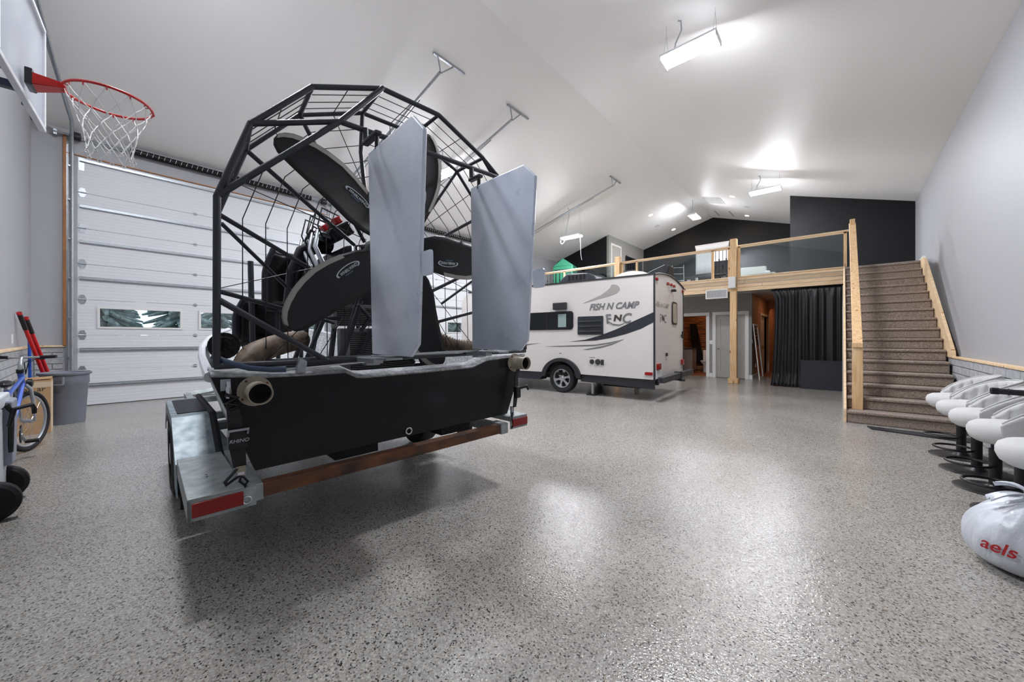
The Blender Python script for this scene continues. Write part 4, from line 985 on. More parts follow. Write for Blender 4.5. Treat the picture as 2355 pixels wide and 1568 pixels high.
for x in (-1.2, -2.6, -4.0): MB().box((x-.04, -.93, .41), (x+.04, .84, .48)).build('crossmember', 'galv_box', tr)
for y0, y1 in ((-.50, -.22), (.28, .56)):
    MB().box((-4.3, y0, .485), (-.03, y1, .545)).build('bunk_board', 'rubber', tr, bevel=.006)
for s_ in (-1, 1):
    yo, yi = (-1.205, -.985) if s_ < 0 else (1.10, .90)
    yo2 = -1.215 if s_ < 0 else 1.09
    a, e = sorted((yo, yi))
    # fender: flat top with sloping ends
    F_ = [(-.80, .47), (-1.16, .70), (-2.2, .70), (-2.55, .47), (-2.55, .455), (-.80, .455)]
    b = MB(); th_ = .008
    PP = [(-.78, .46), (-1.16, .70), (-2.2, .70), (-2.56, .46)]
    for (p, q_) in zip(PP, PP[1:]): b.prism([p, q_, (q_[0], q_[1]-th_), (p[0], p[1]-th_)], 1, a, e)
    b.build('fender_top', 'galv_fender', tr)
    MB().prism([(-.70, .27), (-.78, .46), (-1.16, .70), (-2.2, .70), (-2.56, .46), (-2.56, .40), (-2.45, .40), (-2.3, .52), (-2.0, .62), (-1.2, .62), (-1.0, .5), (-.93, .27)], 1, min(yo, yo-s_*-.006), max(yo, yo-s_*-.006)).build('fender_side', 'galv_fender', tr)
    if s_ < 0: MB().box((-2.1, a+.03, .70), (-1.3, e-.02, .706)).build('step_pad', 'panel_black', tr)
    b = MB()
    b.tube([(-.72, yi-s_*.0, .44), (-1.14, yi, .70), (-2.2, yi, .715)], .022, 6); b.build('fender_edge_trim', 'rubber', tr)
    MB().box((-1.6, min(yi, s_*.85), .50), (-1.5, max(yi, s_*.85), .56)).build('fender_strut', 'galv_box', tr)
    MB().box((-.70, a+.01, .20), (-.68, e-.01, .47)).build('mud_flap', 'rubber', tr)
    # light box
    zt, zb = (.508, .40) if s_ < 0 else (.545, .44)
    x1 = .10
    MB().box((-.72, a, zt-.012), (x1, e, zt)).build('light_box_top', 'galv_box', tr, bevel=.003)
    MB().box((-.72, min(yo, yo-s_*.012), zb), (x1, max(yo, yo-s_*.012), zt-.012)).build('light_box_side', 'galv_box', tr)
    MB().box((x1-.012, a, zb), (x1, e+(.05 if s_ < 0 else 0), zt-.012)).build('light_box_face', 'galv_box', tr)
    MB().box((x1, a+.015, zb+.018), (x1+.012, e-.005, zt-.022)).build('tail_light', 'reflector_red', tr, bevel=.003)
    for dx in (-.25, -.21): MB().cyl((dx, a+.1, zt), (dx, a+.1, zt+.006), .006, 6).build('rivet', 'bike_silver', tr)
    gz = .019*1.1*(-s_)
    wc = (-1.62, yo-s_*.115+s_*.02, .325+gz); 
    MB().lathe([(.18, -.10), (.27, -.105), (.318, -.09), (.325, -.05), (.325, .05), (.318, .09), (.27, .105), (.18, .10)], wc, 'y', 36, caps=False).build('tire', 'rubber', tr, smooth=True)
    b = MB(); b.lathe([(.185, -.09*s_*-1), (.18, .06*s_), (.10, .075*s_), (.08, .10*s_), (.001, .105*s_)], wc, 'y', 24); b.build('wheel_rim', 'galvanised', tr, smooth=True)
MB().cyl((-1.62, -1.05, .325), (-1.62, .98, .325), .035, 10).build('axle', 'galv_box', tr)
for y in (-1.0, -1.02): pass
t_ = text('box_print', '', .01, 'ink_dark', tr, m_rear(.1, 0, 0)) if False else None
# tie-down straps
def strap(P, wds, label, txt, side):
    t = thing('ratchet_strap', BO, label, 'strap', rz=RB, rx=RR, group='tie-down straps at the transom')
    L = [Vector(p) for p in P]
    for i in range(len(L)-1):
        w_ = wds[i]; a, e = L[i], L[i+1]
        b = MB(); b.grid([[(a.x, a.y-w_/2, a.z), (a.x, a.y+w_/2, a.z)], [(e.x, e.y-wds[i+1]/2, e.z), (e.x, e.y+wds[i+1]/2, e.z)]]); b.build('webbing', 'cable_black', t, solid=.008)
    return t
s1 = strap([(.035, -1.022, .93), (.05, -1.012, .86), (.06, -1.005, .72), (.055, -.995, .60)], [.045, .06, .07, .055], 'black ratchet strap hooked down the left corner of the transom', 'RHINO', -1)
b = MB(); b.tube([(.02, -1.03, 1.035), (.035, -1.03, .985), (.03, -1.03, .955)], .012, 8); b.build('upper_hook', 'chrome', s1, smooth=True)
MB().box((.005, -1.062, .99), (.012, -1.018, 1.05)).build('hook_plate', 'galvanised', s1, bevel=.003)
MB().tube([(.035, -1.045, .975), (.05, -1.0, .955), (.04, -1.04, .93), (.055, -.99, .915), (.04, -1.03, .895)], .012, 8).build('knotted_loop', 'cable_black', s1, smooth=True)
MB().box((.045, -1.045, .70), (.10, -.965, .80)).build('ratchet_body', 'black_plastic', s1, bevel=.01)
MB().tube([(.1, -1.045, .775), (.115, -1.045, .80), (.115, -.965, .80), (.1, -.965, .775)], .006, 6).build('ratchet_handle', 'galvanised', s1, smooth=True)
text('strap_print', 'RHINO', .026, 'decal_silver', s1, m_rear(.101, -1.043, .735), depth=.0006, shear=.2)
MB().box((.066, -1.012, .555), (.069, -.972, .605)).build('care_label', 'exhaust_tan', s1); MB().box((.069, -1.006, .56), (.070, -.978, .575)).build('label_bar', 'plastic_white', s1)
MB().tube([(.06, -1.0, .60), (.08, -1.06, .545), (.08, -1.055, .53), (.06, -.99, .56)], .008, 6).build('strap_tail', 'cable_black', s1, smooth=True)
b = MB(); P_ = [(.065, -.99, .555), (.07, -1.0, .53), (.07, -.975, .50), (.07, -1.0, .475), (.075, -.985, .45), (.075, -.965, .465), (.07, -.985, .495), (.07, -.965, .52), (.065, -.985, .55)]
b.tube(P_, .006, 6); b.build('lower_s_hook', 'black_metal', s1, smooth=True); MB().ring((.105, -.975, .435), .018, .004, 'x', 14, 6).build('tie_ring', 'chrome', s1)
s2 = strap([(.06, 1.03, .945), (.07, 1.0, .86), (.08, .985, .74), (.08, .965, .62)], [.03, .04, .045, .035], 'black ratchet strap at the right corner of the transom by the tan exhaust', '', 1)
MB().box((.075, .955, .70), (.12, 1.01, .80)).build('ratchet_body', 'black_plastic', s2, bevel=.01); MB().tube([(.11, .97, .78), (.15, 1.05, .80), (.16, 1.06, .77)], .012, 8).build('ratchet_handle', 'black_plastic', s2, smooth=True)
MB().box((.06, .93, .545), (.075, .965, .63)).build('hook_plate', 'galvanised', s2, bevel=.003); MB().tube([(.09, .93, .58), (.1, .91, .53), (.1, .925, .48), (.105, .905, .45)], .007, 6).build('lower_s_hook', 'black_metal', s2, smooth=True)

# ================================================================== travel trailer
rv = thing('travel_trailer', (-2.734, 7.275, 0), 'cream travel trailer with dark swoosh lettering parked in front of the loft', 'camper', rz=math.radians(4))
xf = -5.24; arch = [(-2.07+.395*math.cos(a), .36+.40*math.sin(a)) for a in [PI*i/14 for i in range(15)]]
side = [(0, .43)] + [(p[0], max(p[1], .43)) for p in arch if p[1] > .40] + [(xf, .43), (xf, 2.2), (xf+.12, 2.40), (xf+.3, 2.46), (0, 2.46)]
MB().prism(side, 1, 0, 2.26).build('body_shell', 'rv_white', rv)
crown = [(0, 2.46), (0, 2.49), (.35, 2.545), (.75, 2.58), (1.1, 2.592), (1.45, 2.575), (1.85, 2.53), (2.26, 2.46)]
MB().prism(crown, 0, xf+.3, 0).build('roof_crown', 'rv_white', rv, smooth=True)
MB().tube([(.006, y, z) for y, z in crown[1:]], .016, 8).build('roof_edge_trim', 'rv_black_trim', rv, smooth=True)
MB().box((xf+.25, -.012, 2.475), (.012, .02, 2.505)).build('gutter_trim', 'rv_black_trim', rv)
MB().box((-.015, -.014, .42), (.014, .014, 2.5)).build('corner_trim', 'rv_black_trim', rv); MB().box((-.015, 2.246, .42), (.014, 2.274, 2.46)).build('corner_trim', 'rv_black_trim', rv)
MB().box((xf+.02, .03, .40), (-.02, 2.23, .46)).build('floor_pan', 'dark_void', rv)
def sp(name, pts, m, d=.004): return MB().prism(pts, 1, -d, .001).build(name, m, rv)
sp('swoosh_decal', [(-1.526, 2.0), (-1.096, 2.156), (-.96, 2.24), (-.891, 2.30), (-.868, 2.353), (-.80, 2.35), (-.73, 2.32), (-.686, 2.264), (-.70, 2.21), (-.76, 2.165), (-.868, 2.129), (-1.096, 2.085), (-1.331, 2.035)], 'decal_grey')
sp('stripe_decal', [(-1.841, 1.163), (-1.477, 1.205), (-1.119, 1.298), (-.78, 1.418), (-.395, 1.585), (-.016, 1.745), (-.016, 1.552), (-.252, 1.430), (-.563, 1.325), (-.891, 1.243), (-1.236, 1.190)], 'rv_dark')
sp('silver_decal', [(-2.477, 1.050), (-1.726, 1.084), (-1.236, 1.103), (-.891, 1.158), (-.606, 1.218), (-.90, 1.128), (-1.26, 1.072), (-1.726, 1.056), (-2.1, 1.045)], 'decal_dkgrey')
sp('silver_decal', [(-1.526, .99), (-1.283, 1.035), (-1.1, 1.07), (-.868, 1.124), (-.606, 1.214), (-.868, 1.10), (-1.119, 1.03), (-1.428, .985)], 'decal_dkgrey')
sp('silver_decal', [(-3.2, 1.04), (-3.0, 1.10), (-2.65, 1.125), (-2.95, 1.08)], 'decal_dkgrey')
text('side_lettering', 'FISH N CAMP', .185, 'decal_dkgrey', rv, m_side(-1.375, -.004, 1.845), shear=.32, depth=.002, sx=.965, bold=.006)
text('emblem_letter', 'F', .27, 'decal_dkgrey', rv, m_side(-.985, -.004, 1.55), depth=.002, shear=-.1, sx=.95, bold=.008); text('emblem_letter', 'N', .17, 'ink_dark', rv, m_side(-.83, -.005, 1.60), depth=.002, shear=.15, sx=1.3, bold=.008); text('emblem_letter', 'C', .28, 'decal_dkgrey', rv, m_side(-.655, -.004, 1.55), depth=.002, shear=.2, sx=.95, bold=.008)
b = MB(); b.tube([(-1.0, -.004, 1.72), (-.95, -.004, 1.60), (-.84, -.004, 1.53), (-.70, -.004, 1.51), (-.60, -.004, 1.54)], [.004, .012, .014, .010, .004], 6); b.build('emblem_swirl', 'decal_dkgrey', rv)
MB().prism(rrect(-3.0, 1.432, -1.757, 1.845, .07), 1, -.02, .002).build('side_window', 'tinted', rv, bevel=.004)
MB().prism([(-2.137, 1.49), (-1.93, 1.49), (-1.93, 1.785), (-2.137, 1.785)], 1, -.023, -.019).build('window_reflection', 'pane_reflection', rv)  # reflection in the dark glass, painted as a paler sheet
MB().box((-2.44, -.024, 1.44), (-2.43, -.019, 1.84)).build('window_mullion', 'rv_black_trim', rv)
ve = MB().prism(rrect(-1.645, 1.315, -1.05, 1.712, .02, 3), 1, -.02, 0).build('fridge_vent', 'rv_dark', rv, bevel=.004)
for i, z in enumerate((1.60, 1.49, 1.385)): MB().prism([(0, z), (-.0, z+.02), (-.03, z-.005)], 0, -1.61, -1.085).build('vent_louver', 'rv_black_trim', ve); 
for c_ in ve.children: c_.location = (0, -.012, 0)
MB().box((-2.24, -.10, 1.885), (-1.91, -.0, 2.045)).build('exterior_light_box', 'rv_black_trim', rv, bevel=.015)
MB().lathe([(.05, 0), (.05, -.02), (.001, -.024)], (-1.307, 0, .736), 'y', 18).build('service_inlet', 'rv_black_trim', rv); MB().lathe([(.06, 0), (.06, -.02), (.02, -.03), (.001, -.03)], (-1.172, 0, .736), 'y', 18).build('fuel_port', 'rv_black_trim', rv)
MB().box((-1.10, -.02, .675), (-1.04, 0, .785)).build('cable_port', 'rv_black_trim', rv)
text('port_print', 'SHORE POWER', .018, 'ink_dark', rv, m_side(-1.37, -.003, .82), depth=.001); text('port_print', 'WATER', .018, 'ink_dark', rv, m_side(-1.21, -.003, .655), depth=.001)
text('arch_print', 'TIRE', .03, 'ink_dark', rv, m_side(-2.12, -.003, .885), depth=.001)
MB().prism(rrect(-.18, .515, -.03, .575, .02, 3), 1, -.02, 0).build('side_marker', 'reflector_red', rv)
MB().box((-3.09, -.008, .58), (-2.98, 0, .78)).build('spec_sticker', 'decal_grey', rv)
o_, i_ = circ(-2.07, .36, .50, 22, 0, PI, .43), circ(-2.07, .36, .40, 22, 0, PI, .36)
fl = MB(); fr = [[(o[0], -.0, o[1]), (o[0], -.05, o[1]-.01), (n_[0], -.05, n_[1]), (n_[0], .1, n_[1])] for o, n_ in zip(o_, i_)]; fl.grid(fr).build('wheel_arch', 'rv_black_trim', rv, solid=.012, smooth=True)
def rvwheel(y, s_):
    wc = (-2.07, y, .325)
    T = MB().lathe([(.20, -.09), (.29, -.105), (.318, -.085), (.326, -.04), (.326, .04), (.318, .085), (.29, .105), (.20, .09)], wc, 'y', 40, caps=False).build('tire', 'rubber', rv, smooth=True)
    b = MB(); b.lathe([(.205, -.085), (.212, -.095), (.198, -.092), (.19, -.06), (.19, .08)], wc, 'y', 40, caps=False); b.build('wheel_rim', 'bike_silver', rv, smooth=True)
    MB().lathe([(.19, -.03), (.001, -.03)], wc, 'y', 30).build('wheel_disc', 'rv_black_trim', rv)
    for k in range(6):
        a = k*PI/3+.25; c_, s2_ = math.cos(a), math.sin(a)
        P = [(.035, -.035), (.12, -.018), (.195, -.042), (.195, .042), (.12, .018), (.035, .035)]
        MB().prism([(wc[0]+p*c_-q_*s2_, wc[2]+p*s2_+q_*c_) for p, q_ in P], 1, y-.075, y-.035).build('wheel_spoke', 'bike_silver', rv, bevel=.004)
    MB().lathe([(.05, -.04), (.05, -.08), (.03, -.1), (.001, -.102)], wc, 'y', 20).build('hub_cap', 'chrome', rv, smooth=True)
rvwheel(.12, -1)
T = MB().lathe([(.001, .1), (.20, .09), (.29, .105), (.318, .085), (.326, .0), (.318, -.085), (.29, -.105), (.20, -.09), (.001, -.1)], (-2.07, 2.1, .325), 'y', 32).build('tire', 'rubber', rv, smooth=True)
MB().prism([(-1.60, .43), (0, .43), (0, .24), (-1.58, .29)], 1, .02, .05).build('rear_skirt', 'rv_black_trim', rv)
MB().prism([(-2.52, .44), (xf, .44), (xf, .26), (-2.66, .26)], 1, .02, .3).build('front_skirt', 'rv_dark', rv)
MB().box((-1.2, .3, .2), (-.35, 2.0, .42)).build('holding_tank', 'dark_void', rv, bevel=.02)
MB().box((xf, .25, .30), (0, .33, .42)).build('chassis_rail', 'rv_black_trim', rv); MB().box((xf, 1.93, .30), (0, 2.01, .42)).build('chassis_rail', 'rv_black_trim', rv)
MB().cyl((-1.35, .12, .35), (-1.35, .12, .03), .03, 12).build('stabiliser_leg', 'bike_silver', rv); MB().box((-1.45, .02, 0), (-1.25, .22, .03)).build('stabiliser_foot', 'rv_black_trim', rv)
MB().cyl((-.55, .6, .25), (-.55, .6, .02), .05, 14).build('drain_pipe', 'exhaust_tan', rv)
# rear bumper and rear face
MB().box((.10, -.12, .385), (.22, 2.35, .50)).build('rear_bumper', 'powder_tube', rv, bevel=.01)
for y in (.5, 1.75): MB().box((-.05, y-.04, .36), (.12, y+.04, .45)).build('bumper_arm', 'rv_black_trim', rv)
MB().lathe([(.03, 0), (.035, .01), (.001, .015)], (.16, -.12, .44), 'y', 12).build('bumper_cap', 'rv_black_trim', rv)
MB().box((.09, 1.1, .33), (.24, 1.17, .52)).build('hitch_strap', 'rv_black_trim', rv); MB().cyl((.16, 1.2, .34), (.28, 1.2, .34), .03, 10).build('hitch_tube', 'rv_black_trim', rv)
text('rear_lettering', 'FISH N CAMP', .14, 'decal_grey', rv, m_rear(.003, .08, 1.875), shear=.25, depth=.002, sx=1.10, bold=.005)
text('emblem_letter', 'F', .25, 'decal_dkgrey', rv, m_rear(.003, .36, 1.56), depth=.002, sx=.9); text('emblem_letter', 'N', .16, 'ink_dark', rv, m_rear(.004, .50, 1.60), depth=.002, sx=1.2, bold=.006); text('emblem_letter', 'C', .25, 'decal_dkgrey', rv, m_rear(.003, .66, 1.56), depth=.002, sx=.95)
MB().prism(rrect(1.24, 1.54, 1.66, 2.05, .09), 0, 0, .02).build('rear_window', 'rv_black_trim', rv, bevel=.004); MB().prism(rrect(1.28, 1.58, 1.62, 2.01, .07), 0, .018, .023).build('rear_window_pane', 'exhaust_tan', rv)
for y, z in ((.12, 2.40), (.917, 2.40), (1.184, 2.405), (1.414, 2.40), (2.20, 2.36)): MB().prism(rrect(y-.06, z-.028, y+.06, z+.028, .02, 3), 0, 0, .03).build('clearance_light', 'amber_red', rv, bevel=.006)
MB().box((0, 1.19, 2.26), (.09, 1.30, 2.31)).build('rear_camera', 'black_plastic', rv, bevel=.01)
for y in (.24, 2.16): MB().box((0, y-.11, .61), (.035, y+.11, .735)).build('tail_light', 'reflector_red', rv, bevel=.01)
MB().box((0, .76, .86), (.03, .84, .93)).build('rear_hatch_latch', 'rv_black_trim', rv, bevel=.006); MB().box((.0, .12, .44), (.012, .44, .60)).build('license_plate', 'plastic_white', rv)
text('plate_print', 'FISH', .06, 'ink_dark', rv, m_rear(.013, .17, .48), depth=.0006) if False else None
MB().box((0, 2.06, 1.28), (.03, 2.16, 1.32)).build('door_handle', 'black_plastic', rv); MB().cyl((.02, 2.11, 1.24), (.02, 2.11, 1.40), .012, 8).build('handle_bar', 'black_plastic', rv)
# roof equipment
ac = MB().prism([(-2.60, 2.57), (-2.48, 2.74), (-2.35, 2.83), (-1.78, 2.80), (-1.62, 2.72), (-1.52, 2.57)], 1, .75, 1.5).build('air_conditioner', 'rv_dark', rv, bevel=.03)
for i in range(5): MB().prism([(-2.30+i*.1, 2.66), (-2.24+i*.1, 2.66), (-2.24+i*.1, 2.78), (-2.30+i*.1, 2.78)], 1, .742, .752).build('cooling_slot', 'dark_void', ac)
MB().ell((-.82, 1.1, 2.58), (.44, .38, .20), 24, 10).build('skylight_dome', 'dome_white', rv, smooth=True)
fv = MB().prism([(-.42, 2.58), (-.38, 2.66), (-.02, 2.80), (.06, 2.78), (-.0, 2.58)], 1, .85, 1.35).build('roof_vent_hood', 'black_plastic', rv, bevel=.015)
for i in range(4): MB().box((-.08+i*.025, .84, 2.62), (-.07+i*.025, 1.36, 2.77)).build('vent_slat', 'rv_dark', fv)
MB().prism([(-.40, 2.665), (-.05, 2.80), (-.05, 2.81), (-.40, 2.675)], 1, .87, 1.33).build('vent_lid', 'bike_silver', fv)
MB().cyl((.02, 2.24, 2.44), (.05, 2.30, 2.40), .01, 6).build('gutter_spout', 'rv_black_trim', rv)

# ================================================================== basketball hoop
bb = thing('basketball_hoop', (-4.12, -.27, 0), 'red rimmed basketball hoop with white net and pale backboard', 'basketball hoop', rz=math.radians(-5.8))
MB().box((-.54, -.03, 2.88), (.54, -.018, 3.62)).build('backboard_panel', 'acrylic_white', bb)
for a in (((-.57, -.035, 2.85), (.57, .0, 2.885)), ((-.57, -.035, 3.615), (.57, .0, 3.65)), ((-.57, -.035, 2.885), (-.54, .0, 3.615)), ((.54, -.035, 2.885), (.57, .0, 3.615))): MB().box(*a).build('backboard_frame', 'plastic_white', bb, bevel=.004)
for p, q_ in (((-.5, 2.9), (-.05, 3.3)), ((.5, 2.9), (.05, 3.3)), ((-.5, 3.6), (-.05, 3.2)), ((.5, 3.6), (.05, 3.2)), ((-.25, 2.9), (-.25, 3.6)), ((.25, 2.9), (.25, 3.6))):
    MB().tube([(p[0], -.05, p[1]), (q_[0], -.05, q_[1])], .016, 4).build('back_strut', 'frame_navy', bb)
for z in (3.02, 3.45):
    MB().box((-.28, -.33, z-.025), (-.23, -.05, z+.025)).build('mounting_arm', 'frame_navy', bb); MB().box((.23, -.31, z-.025), (.28, -.05, z+.025)).build('mounting_arm', 'frame_navy', bb)
for x in (-.255, .255): MB().box((x-.03, -.355 if x < 0 else -.32, 2.9), (x+.03, -.325 if x < 0 else -.29, 3.6)).build('wall_plate', 'frame_navy', bb)
MB().box((-.07, .0, 2.93), (.07, .035, 3.04)).build('bumper_pad', 'black_plastic', bb, bevel=.006)
MB().prism([(-.065, .03), (.065, .03), (.04, .17), (-.04, .17)], 2, 3.005, 3.015).build('rim_plate', 'hoop_red', bb)
for s_ in (-1, 1): MB().grid([[(s_*.065, .03, 3.01), (s_*.065, .03, 2.94)], [(s_*.035, .17, 3.01), (s_*.035, .17, 2.985)]]).build('rim_brace', 'hoop_red', bb, solid=.006)
MB().grid([[(-.06, .03, 2.94), (.06, .03, 2.94)], [(-.035, .165, 2.985), (.035, .165, 2.985)]]).build('rim_brace', 'hoop_red', bb, solid=.006)
RC = (0, .385, 3.0); MB().ring(RC, .2286, .009, 'z', 48, 10).build('rim', 'hoop_red', bb, smooth=True)
b = MB(); n_ = 12; q = random.Random(9)
lv = [(3.0, .226), (2.91, .195), (2.84, .165), (2.77, .145), (2.70, .128), (2.64, .122), (2.585, .128)]
def NP(l, k):
    z, r = lv[l]; a = 2*PI*(k+.5*(l % 2))/n_; return (RC[0]+r*math.cos(a)+.0*k, RC[1]+r*math.sin(a), z+(.006*math.sin(k*2.3+l)))
for l in range(len(lv)-1):
    for k in range(n_):
        a = NP(l, k); c0 = NP(l+1, k); c1 = NP(l+1, k-1 if l % 2 == 0 else k+1)
        for c_ in (c0, c1): b.tube([a, ((a[0]+c_[0])/2, (a[1]+c_[1])/2, (a[2]+c_[2])/2-.006), c_], .0032, 5)
for k in range(n_): b.ring((*NP(6, k)[:2], NP(6, k)[2]-.012), .010, .003, 'x', 8, 4)
b.build('net', 'net', bb)
for k in range(n_):
    a = 2*PI*k/n_; c_ = (RC[0]+.226*math.cos(a), RC[1]+.226*math.sin(a)); MB().ring((c_[0], c_[1], 2.988), .012, .003, 'x' if abs(math.cos(a)) < .7 else 'y', 10, 5).build('net_hook', 'hoop_red', bb)

# ================================================================== left corner
bn = thing('trash_can', (-8.56, -.215, 0), 'large grey plastic trash can with side handles beside the cardboard box', 'trash can')
MB().lathe([(.001, .01), (.195, .0), (.20, .02), (.228, .56), (.236, .57), (.240, .70), (.262, .71), (.268, .735), (.255, .745), (.245, .735), (.222, .55), (.19, .03), (.001, .03)], (0, 0, 0), 'z', 40).build('can_body', 'bin_grey', bn, smooth=True)
for a in (-.35, 2.5):
    b = MB(); c_, s_ = math.cos(a), math.sin(a); R_ = Matrix.Rotation(a, 3, 'Z')
    for lo, hi in (((.235, -.09, .58), (.285, -.075, .69)), ((.235, .075, .58), (.285, .09, .69)), ((.265, -.09, .57), (.29, .09, .59))): b.box(lo, hi, rot=R_, piv=(0, 0, 0))
    b.build('handle', 'bin_grey', bn, bevel=.004)
cb = thing('cardboard_box', (-8.25, YF+.035, 0), 'brown cardboard box with partly hidden dark lettering behind the bicycle', 'box')
MB().box((0, 0, 0), (.42, .285, .69)).build('box_body', 'cardboard', cb, bevel=.003); MB().box((0.0, .284, 0), (.42, .287, .66)).build('side_panel', 'cardboard_edge', cb)
MB().box((-.0, .0, .69), (.42, .285, .70), rot=Matrix.Rotation(.05, 3, 'X'), piv=(0, 0, .69)).build('top_flap', 'cardboard', cb)
text('box_lettering', 'wa', .085, 'ink_dark', cb, m_rear(.4205, .0, .55), depth=.0006, bold=.001); text('box_lettering', 'ar', .085, 'ink_dark', cb, m_rear(.4205, .17, .55), depth=.0006, bold=.001)
MB().box((.421, 0, .60), (.4225, .285, .67)).build('tape_strip', 'cardboard_edge', cb)
def pole(p0, p1_, r, m, label, name='bolt_cutter', grip='black_plastic'):
    p0, p1_ = Vector(p0), Vector(p1_); t = thing(name, p1_, label, 'tool'); d_ = p0-p1_
    MB().cyl((0, 0, 0), d_*.86, r, 12).build('handle_tube', m, t, smooth=True); MB().cyl(d_*.86, d_, r*1.15, 12).build('grip', grip, t, smooth=True)
    MB().cyl(d_*.985, d_*1.0, r*1.2, 12).build('end_cap', m, t); return t
pole((-8.2, -.600, 1.58), (-9.22, -.279, .0), .021, 'pole_red', 'taller red tool handle with black grip leaning in the left corner', 'digging_tool')
pole((-8.4, -.56, 1.523), (-9.436, -.242, .0), .023, 'pole_red', 'shorter red tool handle with black grip leaning right of the taller one', 'digging_tool')
pole((-8.9, -.56, 1.40), (-8.93, -.55, .0), .017, 'pole_blue', 'blue pole with a yellow top standing behind the red handles', 'broom_pole', 'pole_yellow')
# bicycle
bk = thing('bicycle', (-6.72, -.43, 0), 'blue bicycle with silver fork and wheels parked against the left wall', 'bicycle')
wd = Vector((-.92, .39, 0)); wd.normalize(); ax = Vector((-wd.y, wd.x, 0))
def wheel(c, w_, R, par):
    w_ = Vector(w_); a_ = Vector((-w_.y, w_.x, 0)); c = Vector(c)
    ringp = lambda r, n: [c+w_*(r*math.cos(2*PI*i/n))+Vector((0, 0, 1))*(r*math.sin(2*PI*i/n)) for i in range(n)]
    T = MB().tube(ringp(R-.024, 40), .024, 10, closed=True).build('tire', 'rubber', par, smooth=True)
    MB().tube(ringp(R-.058, 40), .013, 8, closed=True).build('rim', 'bike_silver', T, smooth=True)
    b = MB()
    for i in range(32):
        a = 2*PI*i/32; h = c+a_*(.03 if i % 2 else -.03)+w_*(.018*math.cos(a+1.2*(1 if i % 4 < 2 else -1)))+Vector((0, 0, .018*math.sin(a+1.2)))
        b.tube([h, c+w_*((R-.06)*math.cos(a))+Vector((0, 0, (R-.06)*math.sin(a)))], .0013, 4)
    b.build('spokes', 'chrome', T, kind='stuff')
    MB().cyl(c-a_*.04, c+a_*.04, .02, 10).build('wheel_hub', 'bike_silver', T); MB().cyl(c-a_*.06, c+a_*.06, .006, 8).build('axle', 'chrome', T)
wheel((0, 0, .33), wd, .33, bk)
fd = Vector((-.995, .10, 0)); fd.normalize()
head = Vector((0, 0, .33))-wd*.075+Vector((0, 0, .40)); ht = head-fd*.05+Vector((0, 0, .13))
head = Vector((.085, -.03, .74)); ht = Vector((.125, -.045, .87))
for s_ in (-1, 1): MB().tube([head+ax*s_*.02, head+ax*s_*.055+Vector((-.02, 0, -.05)), ax*s_*.055+Vector((.03, -.01, .52)), ax*s_*.052+Vector((0, 0, .33))], [.016, .017, .014, .009], 10).build('fork_blade', 'bike_silver', bk, smooth=True)
MB().cyl(head+Vector((0, 0, -.01)), ht, .022, 14).build('head_tube', 'bike_blue', bk, smooth=True); MB().cyl(ht, ht+Vector((.01, 0, .035)), .027, 14).build('headset', 'black_plastic', bk)
hb = ht+Vector((.01, 0, .16)); MB().tube([ht+Vector((.005, 0, .03)), ht+Vector((.012, 0, .10)), hb+Vector((-.05, .01, .0))], .015, 10).build('stem', 'bike_silver', bk, smooth=True)
hb = hb+Vector((-.05, .01, 0)); ax_r0 = ax if (ax.y > 0) else -ax; MB().tube([hb-ax_r0*.17+Vector((.017, 0, .006)), hb, hb+ax_r0*.25+Vector((.025, 0, .009))], .011, 10).build('handlebar', 'bike_silver', bk, smooth=True)
ax_r = ax if (ax.y > 0) else -ax
for s_ in (1, -1):
    e0, e1 = hb+ax_r*s_*.14+Vector((.014, 0, .004)), hb+ax_r*s_*.26+Vector((.026, 0, .009)); 
    if s_ < 0: e0, e1 = hb-ax_r*.1+Vector((.01, 0, .003)), hb-ax_r*.16+Vector((.016, 0, .006))
    MB().cyl(e0, e1, .017, 12).build('grip', 'black_plastic', bk, smooth=True)
MB().tube([hb+ax_r*.12+Vector((-.02, 0, -.01)), hb+ax_r*.17+Vector((-.03, 0, -.012))], .014, 8).build('brake_mount', 'black_plastic', bk); MB().tube([hb+ax_r*.17+Vector((-.03, 0, -.012)), hb+ax_r*.22+Vector((-.05, 0, -.015)), hb+ax_r*.31+Vector((-.05, 0, -.02))], .006, 6).build('brake_lever', 'bike_silver', bk, smooth=True)
for k in range(2): MB().tube([hb+ax_r*(.11-.02*k)+Vector((-.02, 0, -.01)), hb+ax_r*(.04-.03*k)+Vector((-.08, 0, -.06)), hb+ax_r*(.02)+Vector((-.09, 0, -.18)), ht+Vector((-.03, .01, -.02))], .0035, 6).build('brake_cable', 'cable_black', bk, smooth=True)
seat_l = Vector((.66, -.085, .62)); bbk = Vector((.55, -.07, .28)); rear = Vector((1.0, -.115, .33))
MB().tube([head+Vector((.0, 0, .08)), seat_l+Vector((0, 0, .05))], .018, 10).build('top_tube', 'bike_blue', bk, smooth=True)
MB().tube([head+Vector((0, 0, .02)), bbk], .02, 10).build('down_tube', 'bike_blue', bk, smooth=True); MB().tube([bbk, seat_l+Vector((.03, 0, .12))], .017, 10).build('seat_tube', 'bike_blue', bk, smooth=True)
for s_ in (-1, 1): MB().tube([seat_l, rear+Vector((0, s_*.055, 0))], .01, 8).build('seat_stay', 'bike_blue', bk, smooth=True); MB().tube([bbk, rear+Vector((0, s_*.055, 0))], .01, 8).build('chain_stay', 'bike_blue', bk, smooth=True)
wheel(rear, (1, -.02, 0), .33, bk)
MB().ell((.70, -.09, .80), (.13, .05, .035), 16, 8).build('saddle', 'black_plastic', bk, smooth=True); MB().cyl(seat_l, (.69, -.09, .78), .013, 8).build('seat_post', 'bike_silver', bk)
